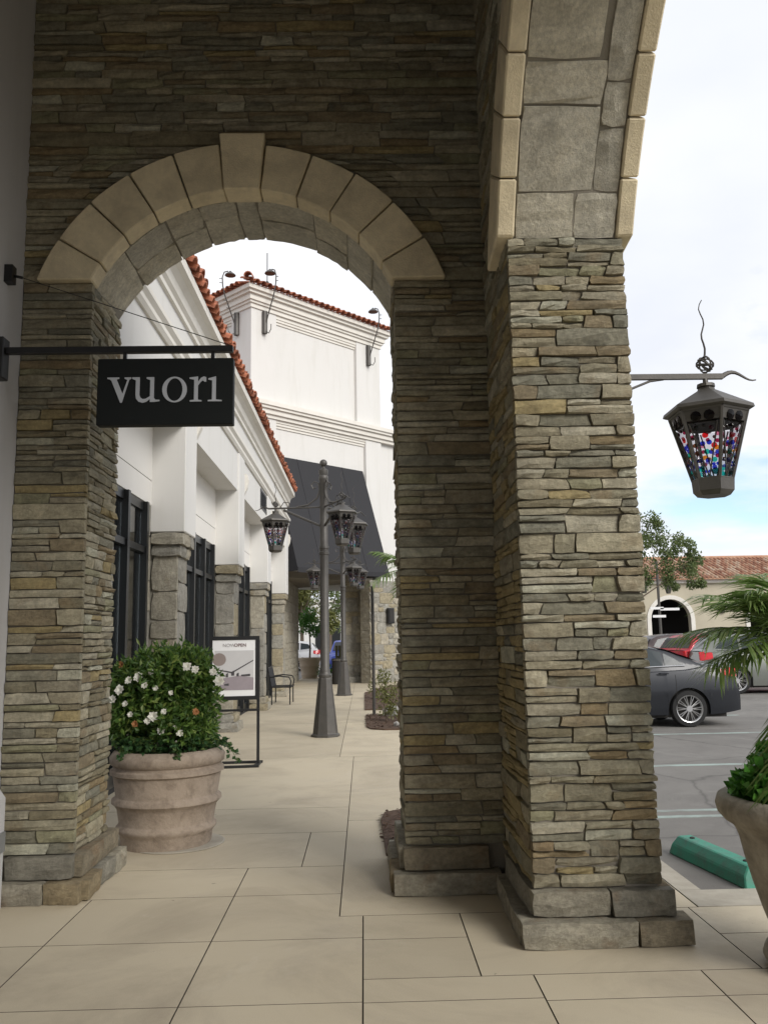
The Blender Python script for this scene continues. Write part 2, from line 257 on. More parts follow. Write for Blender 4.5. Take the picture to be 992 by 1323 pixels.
# ------------------------------------------------------------------ helpers
LOC = {}
class MB:
    def __init__(s): s.v = []; s.f = []; s.mi = []; s.m = 0
    def add(s, vs, fs):
        b = len(s.v); s.v += [Vector(x) for x in vs]
        for q in fs: s.f.append([b + i for i in q]); s.mi.append(s.m)
    def box(s, x0, x1, y0, y1, z0, z1):
        s.add([(x0,y0,z0),(x1,y0,z0),(x1,y1,z0),(x0,y1,z0),(x0,y0,z1),(x1,y0,z1),(x1,y1,z1),(x0,y1,z1)],
              [(0,3,2,1),(4,5,6,7),(0,1,5,4),(1,2,6,5),(2,3,7,6),(3,0,4,7)])
        return s
    def obox(s, o, e1, e2, e3):     # oriented box: corner plus three edge vectors
        o, e1, e2, e3 = map(Vector, (o, e1, e2, e3))
        s.add([o,o+e1,o+e1+e2,o+e2,o+e3,o+e1+e3,o+e1+e2+e3,o+e2+e3],
              [(0,3,2,1),(4,5,6,7),(0,1,5,4),(1,2,6,5),(2,3,7,6),(3,0,4,7)]); return s
    def prism(s, poly, fn, d0, d1):  # poly in (a,b); fn(a,b,d)->xyz
        n = len(poly)
        s.add([fn(a,b,d0) for a,b in poly] + [fn(a,b,d1) for a,b in poly],
              [tuple(range(n))[::-1], tuple(range(n, 2*n))] + [(i,(i+1)%n,n+(i+1)%n,n+i) for i in range(n)]); return s
    def tube(s, pts, r, n=8, r1=None, cap=True):
        pts = [Vector(p) for p in pts]; k = len(pts); rings = []
        ref = None
        for i, p in enumerate(pts):
            t = (pts[min(i+1,k-1)] - pts[max(i-1,0)]).normalized()
            if ref is None:
                ref = Vector((0,0,1)) if abs(t.z) < 0.9 else Vector((1,0,0))
            a = (ref - t * ref.dot(t)).normalized(); ref = a; b = t.cross(a)
            rr = r if r1 is None else r + (r1 - r) * i / (k - 1)
            rings.append([p + (a*math.cos(2*math.pi*j/n) + b*math.sin(2*math.pi*j/n)) * rr for j in range(n)])
        vs = [x for q in rings for x in q]; fs = []
        for i in range(k-1):
            for j in range(n): fs.append((i*n+j, i*n+(j+1)%n, (i+1)*n+(j+1)%n, (i+1)*n+j))
        if cap: fs += [tuple(range(n))[::-1], tuple((k-1)*n+j for j in range(n))]
        s.add(vs, fs); return s
    def lathe(s, prof, c, n=24, a0=0.0, cap=True):
        c = Vector(c); vs = []; fs = []
        for r, z in prof:
            for j in range(n):
                a = a0 + 2*math.pi*j/n; vs.append(c + Vector((r*math.cos(a), r*math.sin(a), z)))
        for i in range(len(prof)-1):
            for j in range(n): fs.append((i*n+j, i*n+(j+1)%n, (i+1)*n+(j+1)%n, (i+1)*n+j))
        if cap: fs += [tuple(range(n))[::-1], tuple((len(prof)-1)*n+j for j in range(n))]
        s.add(vs, fs); return s
    def ball(s, c, r, n=10, k=6, sq=1.0):
        prof = [(max(1e-4, r*math.sin(math.pi*i/k)), -r*sq*math.cos(math.pi*i/k)) for i in range(k+1)]
        return s.lathe(prof, c, n)
    def leaf(s, p, d, nrm, l, wd, fold=0.25):
        d = d.normalized(); side = d.cross(nrm)
        if side.length < 1e-4: side = d.orthogonal()
        side.normalize(); up = side.cross(d)
        a = p; b = p + d*l*0.5 + side*wd*0.5 + up*wd*fold; c = p + d*l; e = p + d*l*0.5 - side*wd*0.5 + up*wd*fold
        s.add([a,b,c,e], [(0,1,2),(0,2,3)])
    def build(s, name, mat, parent=None, smooth=False, loc=None):
        me = bpy.data.meshes.new(name)
        off = Vector(loc) if loc is not None else (LOC.get(parent.name, Vector((0,0,0))) if parent else Vector((0,0,0)))
        me.from_pydata([v - off for v in s.v], [], s.f)
        mats = mat if isinstance(mat, (list, tuple)) else [mat]
        for q in mats: me.materials.append(MT[q] if isinstance(q, str) else q)
        if len(mats) > 1: me.polygons.foreach_set('material_index', s.mi)
        if smooth: me.polygons.foreach_set('use_smooth', [True]*len(me.polygons))
        bm = bmesh.new(); bm.from_mesh(me); bmesh.ops.recalc_face_normals(bm, faces=bm.faces); bm.to_mesh(me); bm.free()
        if smooth and smooth != True: me.set_sharp_from_angle(angle=R(smooth))
        me.update()
        o = bpy.data.objects.new(name, me); COL.objects.link(o)
        if parent: o.parent = parent
        elif loc is not None: o.location = loc
        LOC[o.name] = off
        return o
def tag(o, label=None, cat=None, group=None, kind=None):
    for k, v in (('label', label), ('category', cat), ('group', group), ('kind', kind)):
        if v: o[k] = v
    return o
def thing(name, label, cat, loc=(0,0,0), group=None, local=False, kind=None):
    o = bpy.data.objects.new(name, None); COL.objects.link(o); o.location = loc; o.empty_display_size = 0.1
    LOC[o.name] = Vector((0,0,0)) if local else Vector(loc)
    return tag(o, label, cat, group, kind)
def stuff(o): o['kind'] = 'stuff'; return o
def dup(o, parent=None, loc=None, rz=None):
    c = o.copy(); COL.objects.link(c)
    if parent: c.parent = parent
    if loc is not None: c.location = loc
    if rz is not None: c.rotation_euler = (0,0,rz)
    for ch in list(o.children): dup(ch, c)
    return c
def inset(poly, d):
    n = len(poly); A = sum(poly[i][0]*poly[(i+1)%n][1]-poly[(i+1)%n][0]*poly[i][1] for i in range(n)); sg = 1 if A > 0 else -1
    o = []
    for i in range(n):
        p, q, r_ = Vector(poly[i-1]), Vector(poly[i]), Vector(poly[(i+1)%n])
        a = (q-p).normalized(); b = (r_-q).normalized()
        na = Vector((-a.y, a.x))*sg; nb = Vector((-b.y, b.x))*sg
        k = (na+nb); den = 1 + na.dot(nb)
        o.append(tuple(q + k*(d/max(den, 0.2))))
    return o

# --------------------------------------------------- dressed stone pieces
def stone_mesh(mb, quad, P, dout, din, nx=3, jit=0.004, relief=0.012, corner=0.006):
    """irregular block; quad = (u,v) corners bl,br,tr,tl ; P(u,v,n)"""
    bl, br, tr, tl = [Vector(q) for q in quad]
    def Q(a, b): return (bl*(1-a)+br*a)*(1-b) + (tl*(1-a)+tr*a)*b
    vs = []; top = {}
    tiltu, tiltv = U(-relief, relief)*0.5, U(-relief, relief)*0.5
    for j in range(3):
        for i in range(nx+1):
            a, b = i/nx, j/2
            if j == 1 and 0 < i < nx: b += U(-0.15, 0.15); a += U(-0.3, 0.3)/nx
            q = Q(a, b); edge = (i in (0, nx)) or (j in (0, 2))
            q = q + Vector((U(-jit, jit), U(-jit, jit)*0.8))
            if i in (0, nx) and j != 1:
                c = Q(0.5, 0.5) - q
                q = q + Vector((math.copysign(U(0, corner), c.x), math.copysign(U(0, corner), c.y)))
            n = dout + tiltu*(2*a-1) + tiltv*(2*b-1) + (U(-relief*0.7, relief*0.1) if edge else U(0, relief))
            top[(i, j)] = len(vs); vs.append(P(q.x, q.y, n))
    fs = [(top[(i,j)], top[(i+1,j)], top[(i+1,j+1)], top[(i,j+1)]) for i in range(nx) for j in range(2)]
    ring = [(i,0) for i in range(nx+1)] + [(nx,1)] + [(i,2) for i in range(nx,-1,-1)] + [(0,1)]
    base = []
    for (i, j) in ring:
        q = Q(i/nx, j/2); base.append(len(vs)); vs.append(P(q.x, q.y, -din))
    k = len(ring)
    for i in range(k):
        fs.append((base[i], base[(i+1)%k], top[ring[(i+1)%k]], top[ring[i]]))
    mb.add(vs, fs)
def ledge(edges, v0, v1, gap=0.007, hmin=0.032, hmax=0.112, lmin=0.13, lmax=0.5, split=0.4, rows=None):
    """coursed ledge stone over an area; edges(v)->list of (uL,uR)"""
    out_ = []; v = v0
    hs = rows or []
    if not hs:
        while v < v1 - 1e-4:
            h = rnd.choice((U(hmin, hmin+(hmax-hmin)*.3), U(hmin+(hmax-hmin)*.2, hmin+(hmax-hmin)*.6), U(hmin+(hmax-hmin)*.5, hmax)))
            if v1 - v - h < hmin: h = v1 - v
            hs.append(h); v += h
    v = v0
    for h in hs:
        lo = edges(v + 0.12*h); hi = edges(v + 0.88*h); mid = edges(v + h*0.5)
        if not (len(lo) == len(hi) == len(mid)): lo = hi = mid
        for (la, lb), (ha, hb) in zip(lo, hi):
            u = 0.0; W_ = max(lb-la, hb-ha)
            if min(lb-la, hb-ha) < 0.03: continue
            cuts = [0.0]
            while u < W_ - 1e-4:
                l = U(lmin, lmax) * (0.75 + 0.5*(h/hmax))
                if W_ - u - l < lmin*0.8: l = W_ - u
                u += l; cuts.append(min(1.0, u/W_))
            cuts[-1] = 1.0
            for i in range(len(cuts)-1):
                a, b = cuts[i], cuts[i+1]
                sk0 = 0 if i == 0 else sk1
                sk1 = 0 if i == len(cuts)-2 else U(-0.011, 0.011)
                def q(a_, b_, t0, t1, s0, s1):
                    x0l = la+(lb-la)*a_ - s0 + gap/2; x1l = la+(lb-la)*b_ - s1 - gap/2
                    x0h = ha+(hb-ha)*a_ + s0 + gap/2; x1h = ha+(hb-ha)*b_ + s1 - gap/2
                    f0 = lambda t: (x0l+(x0h-x0l)*t, x1l+(x1h-x1l)*t)
                    p0, p1 = f0(t0), f0(t1); g = gap/2
                    return ((p0[0], v+h*t0+g), (p0[1], v+h*t0+g), (p1[1], v+h*t1-g), (p1[0], v+h*t1-g))
                if h > 0.075 and rnd.random() < split and (b-a)*W_ > 0.12:
                    t = U(0.35, 0.65)
                    for (ta, tb) in ((0, t), (t, 1)):
                        if (b-a)*W_ > 0.3 and rnd.random() < 0.4:
                            c = a + (b-a)*U(0.35, 0.65)
                            out_.append(q(a, c, ta, tb, sk0*.5, 0)); out_.append(q(c, b, ta, tb, 0, sk1*.5))
                        else: out_.append(q(a, b, ta, tb, sk0*.5, sk1*.5))
                else: out_.append(q(a, b, 0, 1, sk0, sk1))
        v += h
    return out_
def lay(quads, P, parent, dout=(0.015, 0.035), din=0.03, name='stone', mat='stone', relief=0.011, nx=3, big=300, jit=0.004, corner=0.006):
    for q in quads:
        mb = MB(); stone_mesh(mb, q, P, U(*dout), din, nx, jit, relief, corner); mb.build(name, mat, parent)
class Batch:
    '''all facing stones of one thing: the 290 largest are parts, the small rest is one joined part'''
    def __init__(s, parent, limit=290): s.p = parent; s.q = []; s.lim = limit
    def add(s, quads, P, dout=(0.015, 0.035), din=0.03, relief=0.011, nx=3, jit=0.004, corner=0.004, w=1.0):
        for q in quads: s.q.append((w*abs((q[1][0]-q[0][0])*(q[3][1]-q[0][1])), q, P, dout, din, relief, nx, jit, corner))
    def flush(s, mat='stone'):
        s.q.sort(key=lambda t: -t[0]); rest = MB()
        for i, (a, q, P, dout, din, relief, nx, jit, corner) in enumerate(s.q):
            mb = MB() if i < s.lim else rest
            stone_mesh(mb, q, P, U(*dout), din, nx, jit, relief, corner)
            if i < s.lim: mb.build('stone', mat, s.p)
        if rest.v: stuff(rest.build('small_stones', mat, s.p))
def lay_joined(quads, P, parent, name='stone_facing', mat='stone', dout=(0.015, 0.035), din=0.03):
    mb = MB()
    for q in quads: stone_mesh(mb, q, P, U(*dout), din)
    return stuff(mb.build(name, mat, parent))

# ================================================================== GROUND
def structure(o): o['kind'] = 'structure'; return o
structure(MB().box(-400, 400, -60, 600, -0.5, -0.035).build('parking_lot', 'asphalt'))
walk = structure(MB().box(-2.8, 1.96, -8, 40, -0.3, -0.012).box(1.96, 9, -8, 5.68, -0.3, -0.012).build('walkway', 'joint'))
def slab(poly):
    p = inset(poly, 0.0036); n = len(p); mb = MB()
    mb.add([(a, b, 0.0) for a, b in p], [tuple(range(n))]); mb.m = 1
    mb.add([(a, b, 0.0) for a, b in p] + [(a, b, -0.03) for a, b in p], [(i, (i+1) % n, n+(i+1) % n, n+i) for i in range(n)] + [tuple(range(n, 2*n))])
    mb.build('slab', ['slab', 'joint'], walk)
def rs(x0, x1, y0, y1): slab([(x0,y0),(x1,y0),(x1,y1),(x0,y1)])
ys = [-14, -9, -6, -4.5, -3, -1.3, 0.4, 1.9, 3.2, 4.13, 4.975]
for y0, y1 in zip(ys, ys[1:]):
    for x0, x1 in ((-2.6, -1.75), (-1.75, -0.85), (-0.85, -0.027)): rs(x0, x1, y0, y1)
slab([(-0.85,4.975),(-0.027,4.975),(-0.027,5.352),(-0.165,5.352),(-0.165,5.81),(-0.85,5.81)])
rs(-2.6,-1.75,4.975,5.81); rs(-1.75,-0.85,4.975,5.81)
rs(-2.6,-0.85,5.81,6.5); rs(-0.85,-0.165,5.81,6.5)
rs(-2.8,-0.47,6.5,7.62); rs(-0.47,-0.165,6.5,7.62)
rs(-2.8,-0.165,7.62,8.72); rs(-2.8,-0.165,8.72,12.4)
rs(-0.165,1.96,5.352,8.07); rs(-0.165,1.96,8.07,12.4)
rs(-0.027,0.54,4.94,5.352); rs(-0.027,0.54,4.39,4.94)
for y0, y1 in ((-3,-0.4),(-0.4,1.8),(1.8,3.1),(3.1,4.12),(4.12,4.39)): rs(-0.027, 0.79, y0, y1)
rs(0.54,1.9,4.39,5.352)
for y0, y1 in ((-3,0.4),(0.4,2.2),(2.2,3.2),(3.2,4.09),(4.09,4.39)): rs(0.79,1.6,y0,y1); rs(1.6,3.3,y0,y1); rs(3.3,6,y0,y1)
for y0, y1 in ((4.39,4.89),(4.89,5.352)): rs(1.9,3.3,y0,y1); rs(3.3,6,y0,y1)
for y0, y1 in ((12.4,17.5),(17.5,22.5),(22.5,28),(28,40)):
    rs(-2.8,-0.36,y0,y1); rs(-0.36,1.96,y0,y1)
# kerb edges of the walkway
kb = structure(MB().box(1.9655, 9, 5.357, 5.69, -0.3, 0.002).box(1.965, 2.11, 5.695, 40, -0.3, 0.002).build('kerb', 'kerb'))
# stall lines painted on the asphalt
for i, (y0, y1, x0) in enumerate(((8.03,8.12,2.3),(8.30,8.39,2.3),(11.1,11.22,2.3),(14.55,14.67,2.3),(17.7,17.82,3),(20.9,21.02,3))):
    structure(MB().box(x0, 7.6, y0, y1, -0.036, -0.031).build('stall_line', 'line'))
for y in (25.0, 28.0, 31.0, 34.0):
    structure(MB().box(9, 15, y, y+0.1, -0.036, -0.031).build('stall_line', 'line'))

# ================================================================== ARCADE
ZS = 4.14; CX, CZ, RI, RO = -0.825, 3.65, 1.165, 1.52
def Pfront(y): return lambda u, v, n: (u, y - n, v)
def Pright(x): return lambda u, v, n: (x + n, u, v)   # face looking +X
def Pleft(x): return lambda u, v, n: (x - n, u, v)    # face looking -X
def build_bev(mb, name, mat, parent, wd=0.008):
    o = mb.build(name, mat, parent)
    bm = bmesh.new(); bm.from_mesh(o.data)
    bmesh.ops.bevel(bm, geom=list(bm.edges), offset=wd, segments=1, affect='EDGES', profile=0.5, clamp_overlap=True)
    bm.to_mesh(o.data); bm.free(); return o
const = lambda a, b: (lambda v: [(a, b)])
def plinth(parent, P, u0, u1, steps, lm=(0.25, 0.75)):
    z = 0.0; U0, U1 = u0, u1
    for h, d in steps:
        k_ = steps[0][1] - d; u0 = U0 + k_; u1 = U1 - k_; u = u0; cuts = [u0]
        while u < u1 - 1e-4:
            l = U(*lm)
            if u1 - u - l < 0.2: l = u1 - u
            u += l; cuts.append(u)
        for a, b in zip(cuts, cuts[1:]):
            mb = MB(); stone_mesh(mb, ((a+.004, z+.004), (b-.004, z+.004), (b-.004, z+h-.006), (a+.004, z+h-.006)), P, d + U(-.010, .010), 0.02, 5, 0.005, 0.015, 0.005)
            mb.build('plinth_stone', 'plinth', parent)
        z += h
# --- pier on the left of the arch
pl = thing('stone_pier', 'stone pier beside the white wall, left support of the walkway arch', 'stone pier', (-2.1, 6.2, 0))
MB().box(-2.6, -1.905, 5.85, 6.55, 0, ZS).build('core', 'mortar', pl)
B_ = Batch(pl); B_.add(ledge(const(-2.37, -1.88), 0.28, ZS, lmin=0.14, lmax=0.40), Pfront(5.85))
B_.add(ledge(const(5.883, 6.57), 0.28, ZS, hmin=0.03, hmax=0.095, lmin=0.12, lmax=0.36), Pright(-1.905), w=.6); B_.flush()
plinth(pl, Pfront(5.85), -2.37, -1.80, ((0.135, 0.155), (0.145, 0.085)))
plinth(pl, Pright(-1.905), 5.77, 6.72, ((0.135, 0.135), (0.145, 0.08)))
# --- wall strip on the right of the arch
pr = thing('stone_pier', 'shaded stone pier on the right of the walkway opening, behind the corner pillar', 'stone pier', (0.6, 6.2, 0))
MB().box(0.275, 0.93, 5.85, 6.55, 0, ZS).build('core', 'mortar', pr)
B_ = Batch(pr); B_.add(ledge(const(0.25, 0.905), 0.28, ZS, lmin=0.15, lmax=0.5, hmax=0.115), Pfront(5.85))
B_.add(ledge(const(5.883, 6.57), 0.28, ZS, lmin=0.2, lmax=0.5), Pleft(0.275), nx=2, w=.3); B_.flush()
plinth(pr, Pfront(5.85), 0.165, 0.86, ((0.135, 0.155), (0.145, 0.085)))
plinth(pr, Pleft(0.275), 5.77, 6.72, ((0.135, 0.125), (0.145, 0.07)))
# --- corner pillar
pc = thing('stone_pillar', 'big square corner pillar of ledge stone, nearest to the parking lot', 'stone pillar', (1.24, 5.3, 0))
MB().box(0.915, 1.565, 4.85, 5.85, 0, 3.97).build('core', 'mortar', pc)
B_ = Batch(pc); B_.add(ledge(const(0.888, 1.588), 0.27, 3.97, lmin=0.10, lmax=0.36, hmin=0.034, hmax=0.125, split=0.42), Pfront(4.85), dout=(0.012, 0.042), relief=0.013, jit=0.005, w=2)
B_.add(ledge(const(4.883, 5.815), 0.27, 3.97, lmin=0.16, lmax=0.46), Pleft(0.915), w=.4); B_.flush()
lay_joined(ledge(const(4.883, 5.815), 0.27, 3.97, lmin=0.25, lmax=0.6), Pright(1.565), pc)
plinth(pc, Pfront(4.85), 0.80, 1.705, ((0.135, 0.155), (0.135, 0.085)))
plinth(pc, Pleft(0.915), 4.78, 5.70, ((0.135, 0.115), (0.135, 0.06)))
plinth(pc, Pright(1.565), 4.78, 5.85, ((0.135, 0.115), (0.135, 0.06)))
# --- arch wall over the walkway
aw = thing('arch_wall', 'dark stone wall with a cream voussoir arch over the walkway', 'arch wall', (CX, 6.2, ZS))
R0 = RI + 0.025
def arc(r, a0, a1, n): return [(CX + r*math.sin(R(a0+(a1-a0)*i/n)), CZ + r*math.cos(R(a0+(a1-a0)*i/n))) for i in range(n+1)]
thI = math.degrees(math.acos((ZS-CZ)/R0)); thO = math.degrees(math.acos((ZS-CZ)/RO))
poly = [(-2.6, ZS), (-1.905, ZS)] + arc(R0, -thI, thI, 28) + [(0.275, ZS), (0.93, ZS), (0.93, 6.6), (-2.6, 6.6)]
MB().prism(poly, lambda a, b, d: (a, d, b), 5.85, 6.55).build('core', 'mortar', aw)
def aedges(v):
    h2 = (RO-0.05)**2 - (v-CZ)**2
    if h2 <= 0.01: return [(-2.375, 0.905)]
    h = math.sqrt(h2); return [(-2.375, CX-h), (CX+h, 0.905)]
B_ = Batch(aw); B_.add(ledge(aedges, ZS+0.003, 6.6, hmin=0.035, hmax=0.115, lmin=0.18, lmax=0.6, split=0.25), Pfront(5.85)); B_.flush()
thI = math.degrees(math.acos((ZS-CZ)/RI))
angs = [6.2, 19.2, 32.2, 45.2, 58.2]
for sg in (-1, 1):
    for k in range(5):
        a0 = angs[k]+0.25; a1i = (angs[k+1] if k < 4 else thI)-0.25; a1o = (angs[k+1] if k < 4 else thO)-0.25
        inn = arc(RI, sg*a0, sg*a1i, 5); outr = arc(RO+U(-.005,.005), sg*a0, sg*a1o, 5)[::-1]
        build_bev(MB().prism(inn+outr, lambda a, b, d: (a, d, b), 5.765+U(-.006,.006), 5.94), 'voussoir', 'cast', aw)
build_bev(MB().prism([(CX-0.127, 4.803), (CX+0.123, 4.803), (CX+0.163, 5.235), (CX-0.163, 5.235)], lambda a, b, d: (a, d, b), 5.735, 5.94), 'keystone', 'cast', aw)
Psof = lambda u, v, n: (CX + (R0-n)*math.sin(u/R0), v, CZ + (R0-n)*math.cos(u/R0))
umax = R(thI)*R0
qs = []; u = -umax
def qd(a, b, c, d, sk=0.0): return ((a+.004, c+.004), (b-.004-sk, c+.004), (b-.004+sk, d-.004), (a+.004, d-.004))
for (a, b, cuts) in ((-1.0,-0.74,(1,)),(-0.74,-0.46,(0.55,)),(-0.46,-0.26,(0.5,)),(-0.26,-0.06,(0.35,)),(-0.06,0.06,(1,)),(0.06,0.38,(0.45,)),(0.38,0.60,(0.6,)),(0.60,0.80,(1,)),(0.80,1.0,(0.5,))):
    y0, y1 = 5.945, 6.58; ym = y0 + (y1-y0)*cuts[0]; s_ = U(-.03, .03)
    if cuts[0] == 1: qs.append(qd(a*umax, b*umax, y0, y1, s_*0.4))
    else: qs += [qd(a*umax, b*umax, y0, ym), qd(a*umax, b*umax, ym, y1)]
for q in qs:
    mb = MB(); stone_mesh(mb, q, Psof, U(0.012, 0.026), 0.02, 6, 0.006, 0.010, 0.012); mb.build('soffit_stone', 'soffit', aw)
MB().prism(arc(R0-.004, -65, 65, 28) + arc(R0+.02, -65, 65, 28)[::-1], lambda a, b, d: (a, d, b), 5.942, 6.556).build('soffit_bed', 'mortar_mid', aw)
# --- arcade side wall with the big arch
sw = thing('arcade_arch', 'tall outer arch of the arcade rising from the corner pillar', 'arch', (1.24, 1.94, 3.97))
CY, CZ2, R1 = 2.28, 2.735, 2.83; RS = R1 + 0.035
th0 = math.degrees(math.asin((3.975-CZ2)/RS))
def arc2(r, a0, a1, n): return [(CY + r*math.cos(R(a0+(a1-a0)*i/n)), CZ2 + r*math.sin(R(a0+(a1-a0)*i/n))) for i in range(n+1)]
poly = [(6.55, 3.975), (4.85, 3.975)] + arc2(RS, th0, 180-th0, 40) + [(-0.30, 0), (-1.2, 0)] + [(p_[0]-6.0, p_[1]) for p_ in arc2(RS, th0, 180-th0, 24)] + [(-6.3, 0), (-16, 0), (-16, 6.6), (6.55, 6.6)]  # unseen rear stretch past the camera, extended and closed to block light
MB().prism(poly, lambda a, b, d: (d, a, b), 0.915, 1.565).build('core', 'mortar', sw)
for (xa, xb) in ((0.825, 0.932), (1.548, 1.650)):
    st = 6.6; a = 0; k = 0
    t_in = math.degrees(math.asin((3.975-CZ2)/R1)); t_out = math.degrees(math.asin((3.93-CZ2)/(R1+0.35)))
    while k < 20:
        lo_i = t_in if k == 0 else t_in + k*st; lo_o = t_out if k == 0 else lo_i
        hi = t_in + (k+1)*st
        p = arc2(R1, lo_i+0.08, hi-0.08, 3) + arc2(R1+0.35, lo_o+0.08, hi-0.08, 3)[::-1]
        build_bev(MB().prism(p, lambda a, b, d: (d, a, b), xa, xb), 'voussoir', 'cast', sw, 0.010)
        k += 1
P2 = lambda u, v, n: (v, CY + (RS-n)*math.cos(R(th0)+u/RS), CZ2 + (RS-n)*math.sin(R(th0)+u/RS))
MB().prism(arc2(RS-.004, th0, 180-th0, 40) + arc2(RS+.02, th0, 180-th0, 40)[::-1], lambda a, b, d: (d, a, b), 0.936, 1.544).build('soffit_bed', 'mortar_mid', sw)
Q2 = [(0,.27,1.0,1.28),(0,.27,1.28,1.48),(.27,.74,1.0,1.36),(.27,.62,1.36,1.48),(.74,.97,1.0,1.36),(.62,.86,1.36,1.48),(.97,1.36,1.0,1.33),(.86,1.3,1.36,1.48)]
u = 1.36
while u < 3.5:
    l = U(.3, .5); c = U(1.15, 1.36); Q2 += [(u, u+l, 1.0, c), (u, u+l, c, 1.48)]; u += l
for (a, b, c, d) in [(a, b, .937+(c-1)/.48*.606, .937+(d-1)/.48*.606) for a, b, c, d in Q2]:
    mb = MB(); s_ = U(-.012, .012)
    stone_mesh(mb, ((a+.005, c+.005), (b-.005, c+.005+s_*(c > 0.95)), (b-.005, d-.005+s_*(d < 1.53)), (a+.005, d-.005)), P2, U(0.014, 0.022), 0.02, 5, 0.005, 0.010, 0.012); mb.build('soffit_stone', 'soffit', sw)
def sedges(v):
    h2 = (R1+0.28)**2 - (v-CZ2)**2
    return [((CY + math.sqrt(h2)) if h2 > 0.2 else CY+0.45, 5.83)] if v < 6.02 else [(CY+0.45, 5.83)]
B_ = Batch(sw); B_.add(ledge(sedges, 3.98, 6.6, lmin=0.18, lmax=0.5, split=0.2), Pleft(0.915), nx=2); B_.flush()
# plaster wall on the left, ceiling; both extended back unseen to dim the arcade
wl = thing('plaster_wall', 'white plaster wall along the left edge with a grey base strip', 'wall', (-2.4, 2, 0))
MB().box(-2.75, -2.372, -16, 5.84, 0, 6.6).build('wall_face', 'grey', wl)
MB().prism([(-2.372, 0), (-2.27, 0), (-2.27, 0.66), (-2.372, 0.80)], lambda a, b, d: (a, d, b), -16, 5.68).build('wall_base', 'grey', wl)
MB().box(-2.269, -2.258, -16, 5.675, 0.34, 0.46).build('base_strip', 'steel', wl)
tag(MB().box(-2.75, 1.7, -16, 6.55, 6.603, 6.85).build('arcade_ceiling', 'ceil'), 'plain ceiling high above the covered walkway', 'ceiling')

# --- hanging blade sign
SY = 5.35
sg_ = thing('hanging_sign', 'black blade sign with grey serif lettering hung from a wall bracket', 'sign', (-2.37, SY, 3.49))
build_bev(MB().box(-2.372, -2.262, SY-0.05, SY+0.05, 3.29, 3.56), 'wall_plate', 'black', sg_, 0.006)
build_bev(MB().box(-2.262, -0.815, SY-0.022, SY+0.022, 3.455, 3.497), 'bracket_arm', 'black', sg_, 0.004)
for x in (-1.505, -0.945): MB().box(x-0.011, x+0.011, SY-0.012, SY+0.012, 3.405, 3.456).build('hanger', 'black', sg_)
SX0, SX1, SZ0, SZ1 = -1.668, -0.808, 2.972, 3.408
pb = build_bev(MB().box(SX0, SX1, SY-0.035, SY+0.035, SZ0, SZ1), 'sign_panel', 'signface', sg_, 0.005)
def glyph(pieces, hole=None):
    sc = (SX1-SX0)/530.0
    mb = MB(); F = lambda a, b, d: (SX0 + (a-390)*sc, SY-0.035-d, SZ0 + (460-b)*sc)
    for p in pieces: mb.prism(p, F, 0.0, 0.006)
    return mb
glyph([[(430,269),(476,269),(476,274),(466,277),(490,336),(508,279),(497,274),(497,269),(523,269),(523,274),(515,278),(488,371),(482,371),(446,282),(439,276),(430,274)]]).build('letter', 'letter', sg_)
glyph([[(527,269),(556,269),(556,340),(541,340),(541,281),(527,275)],
       [(541,340),(556,340),(560,351),(569,357),(580,356),(597,346),(597,357),(583,368),(568,372),(552,367),(543,355)],
       [(583,269),(612,269),(612,352),(618,360),(634,361),(634,366),(612,369),(597,369),(597,281),(583,275)]]).build('letter', 'letter', sg_)
ring = []
for i in range(32):
    a0, a1 = 2*math.pi*i/32, 2*math.pi*(i+1)/32
    o_ = lambda t: (692+48*math.cos(t), 320+52*math.sin(t)); i_ = lambda t: (692+31*math.cos(t+0.12), 320+46*math.sin(t+0.12))
    ring.append([o_(a0), o_(a1), i_(a1), i_(a0)])
glyph(ring).build('letter', 'letter', sg_)
glyph([[(750,272),(783,268),(783,362),(797,364),(797,369),(752,369),(752,364),(768,362),(768,281),(750,277)],
       [(783,290),(794,274),(806,268),(815,271),(815,289),(808,290),(802,284),(794,289),(783,304)]]).build('letter', 'letter', sg_)
glyph([[(823,276),(853,268),(853,362),(876,364),(876,369),(822,369),(822,364),(838,362),(838,284),(823,281)]]).build('letter', 'letter', sg_)
gw = MB().tube([(-2.262, 5.55, 4.06), (-0.83, SY, 3.50)], 0.003, 5).build('guy_wire', 'black', sg_)
MB().obox((-2.372, 5.51, 4.02), (0.055, 0, 0), (0, 0.07, 0), (0, 0, 0.12)).tube([(-2.32, 5.55, 4.075), (-2.262, 5.55, 4.06)], 0.010, 6).build('wire_mount', 'black', sg_)

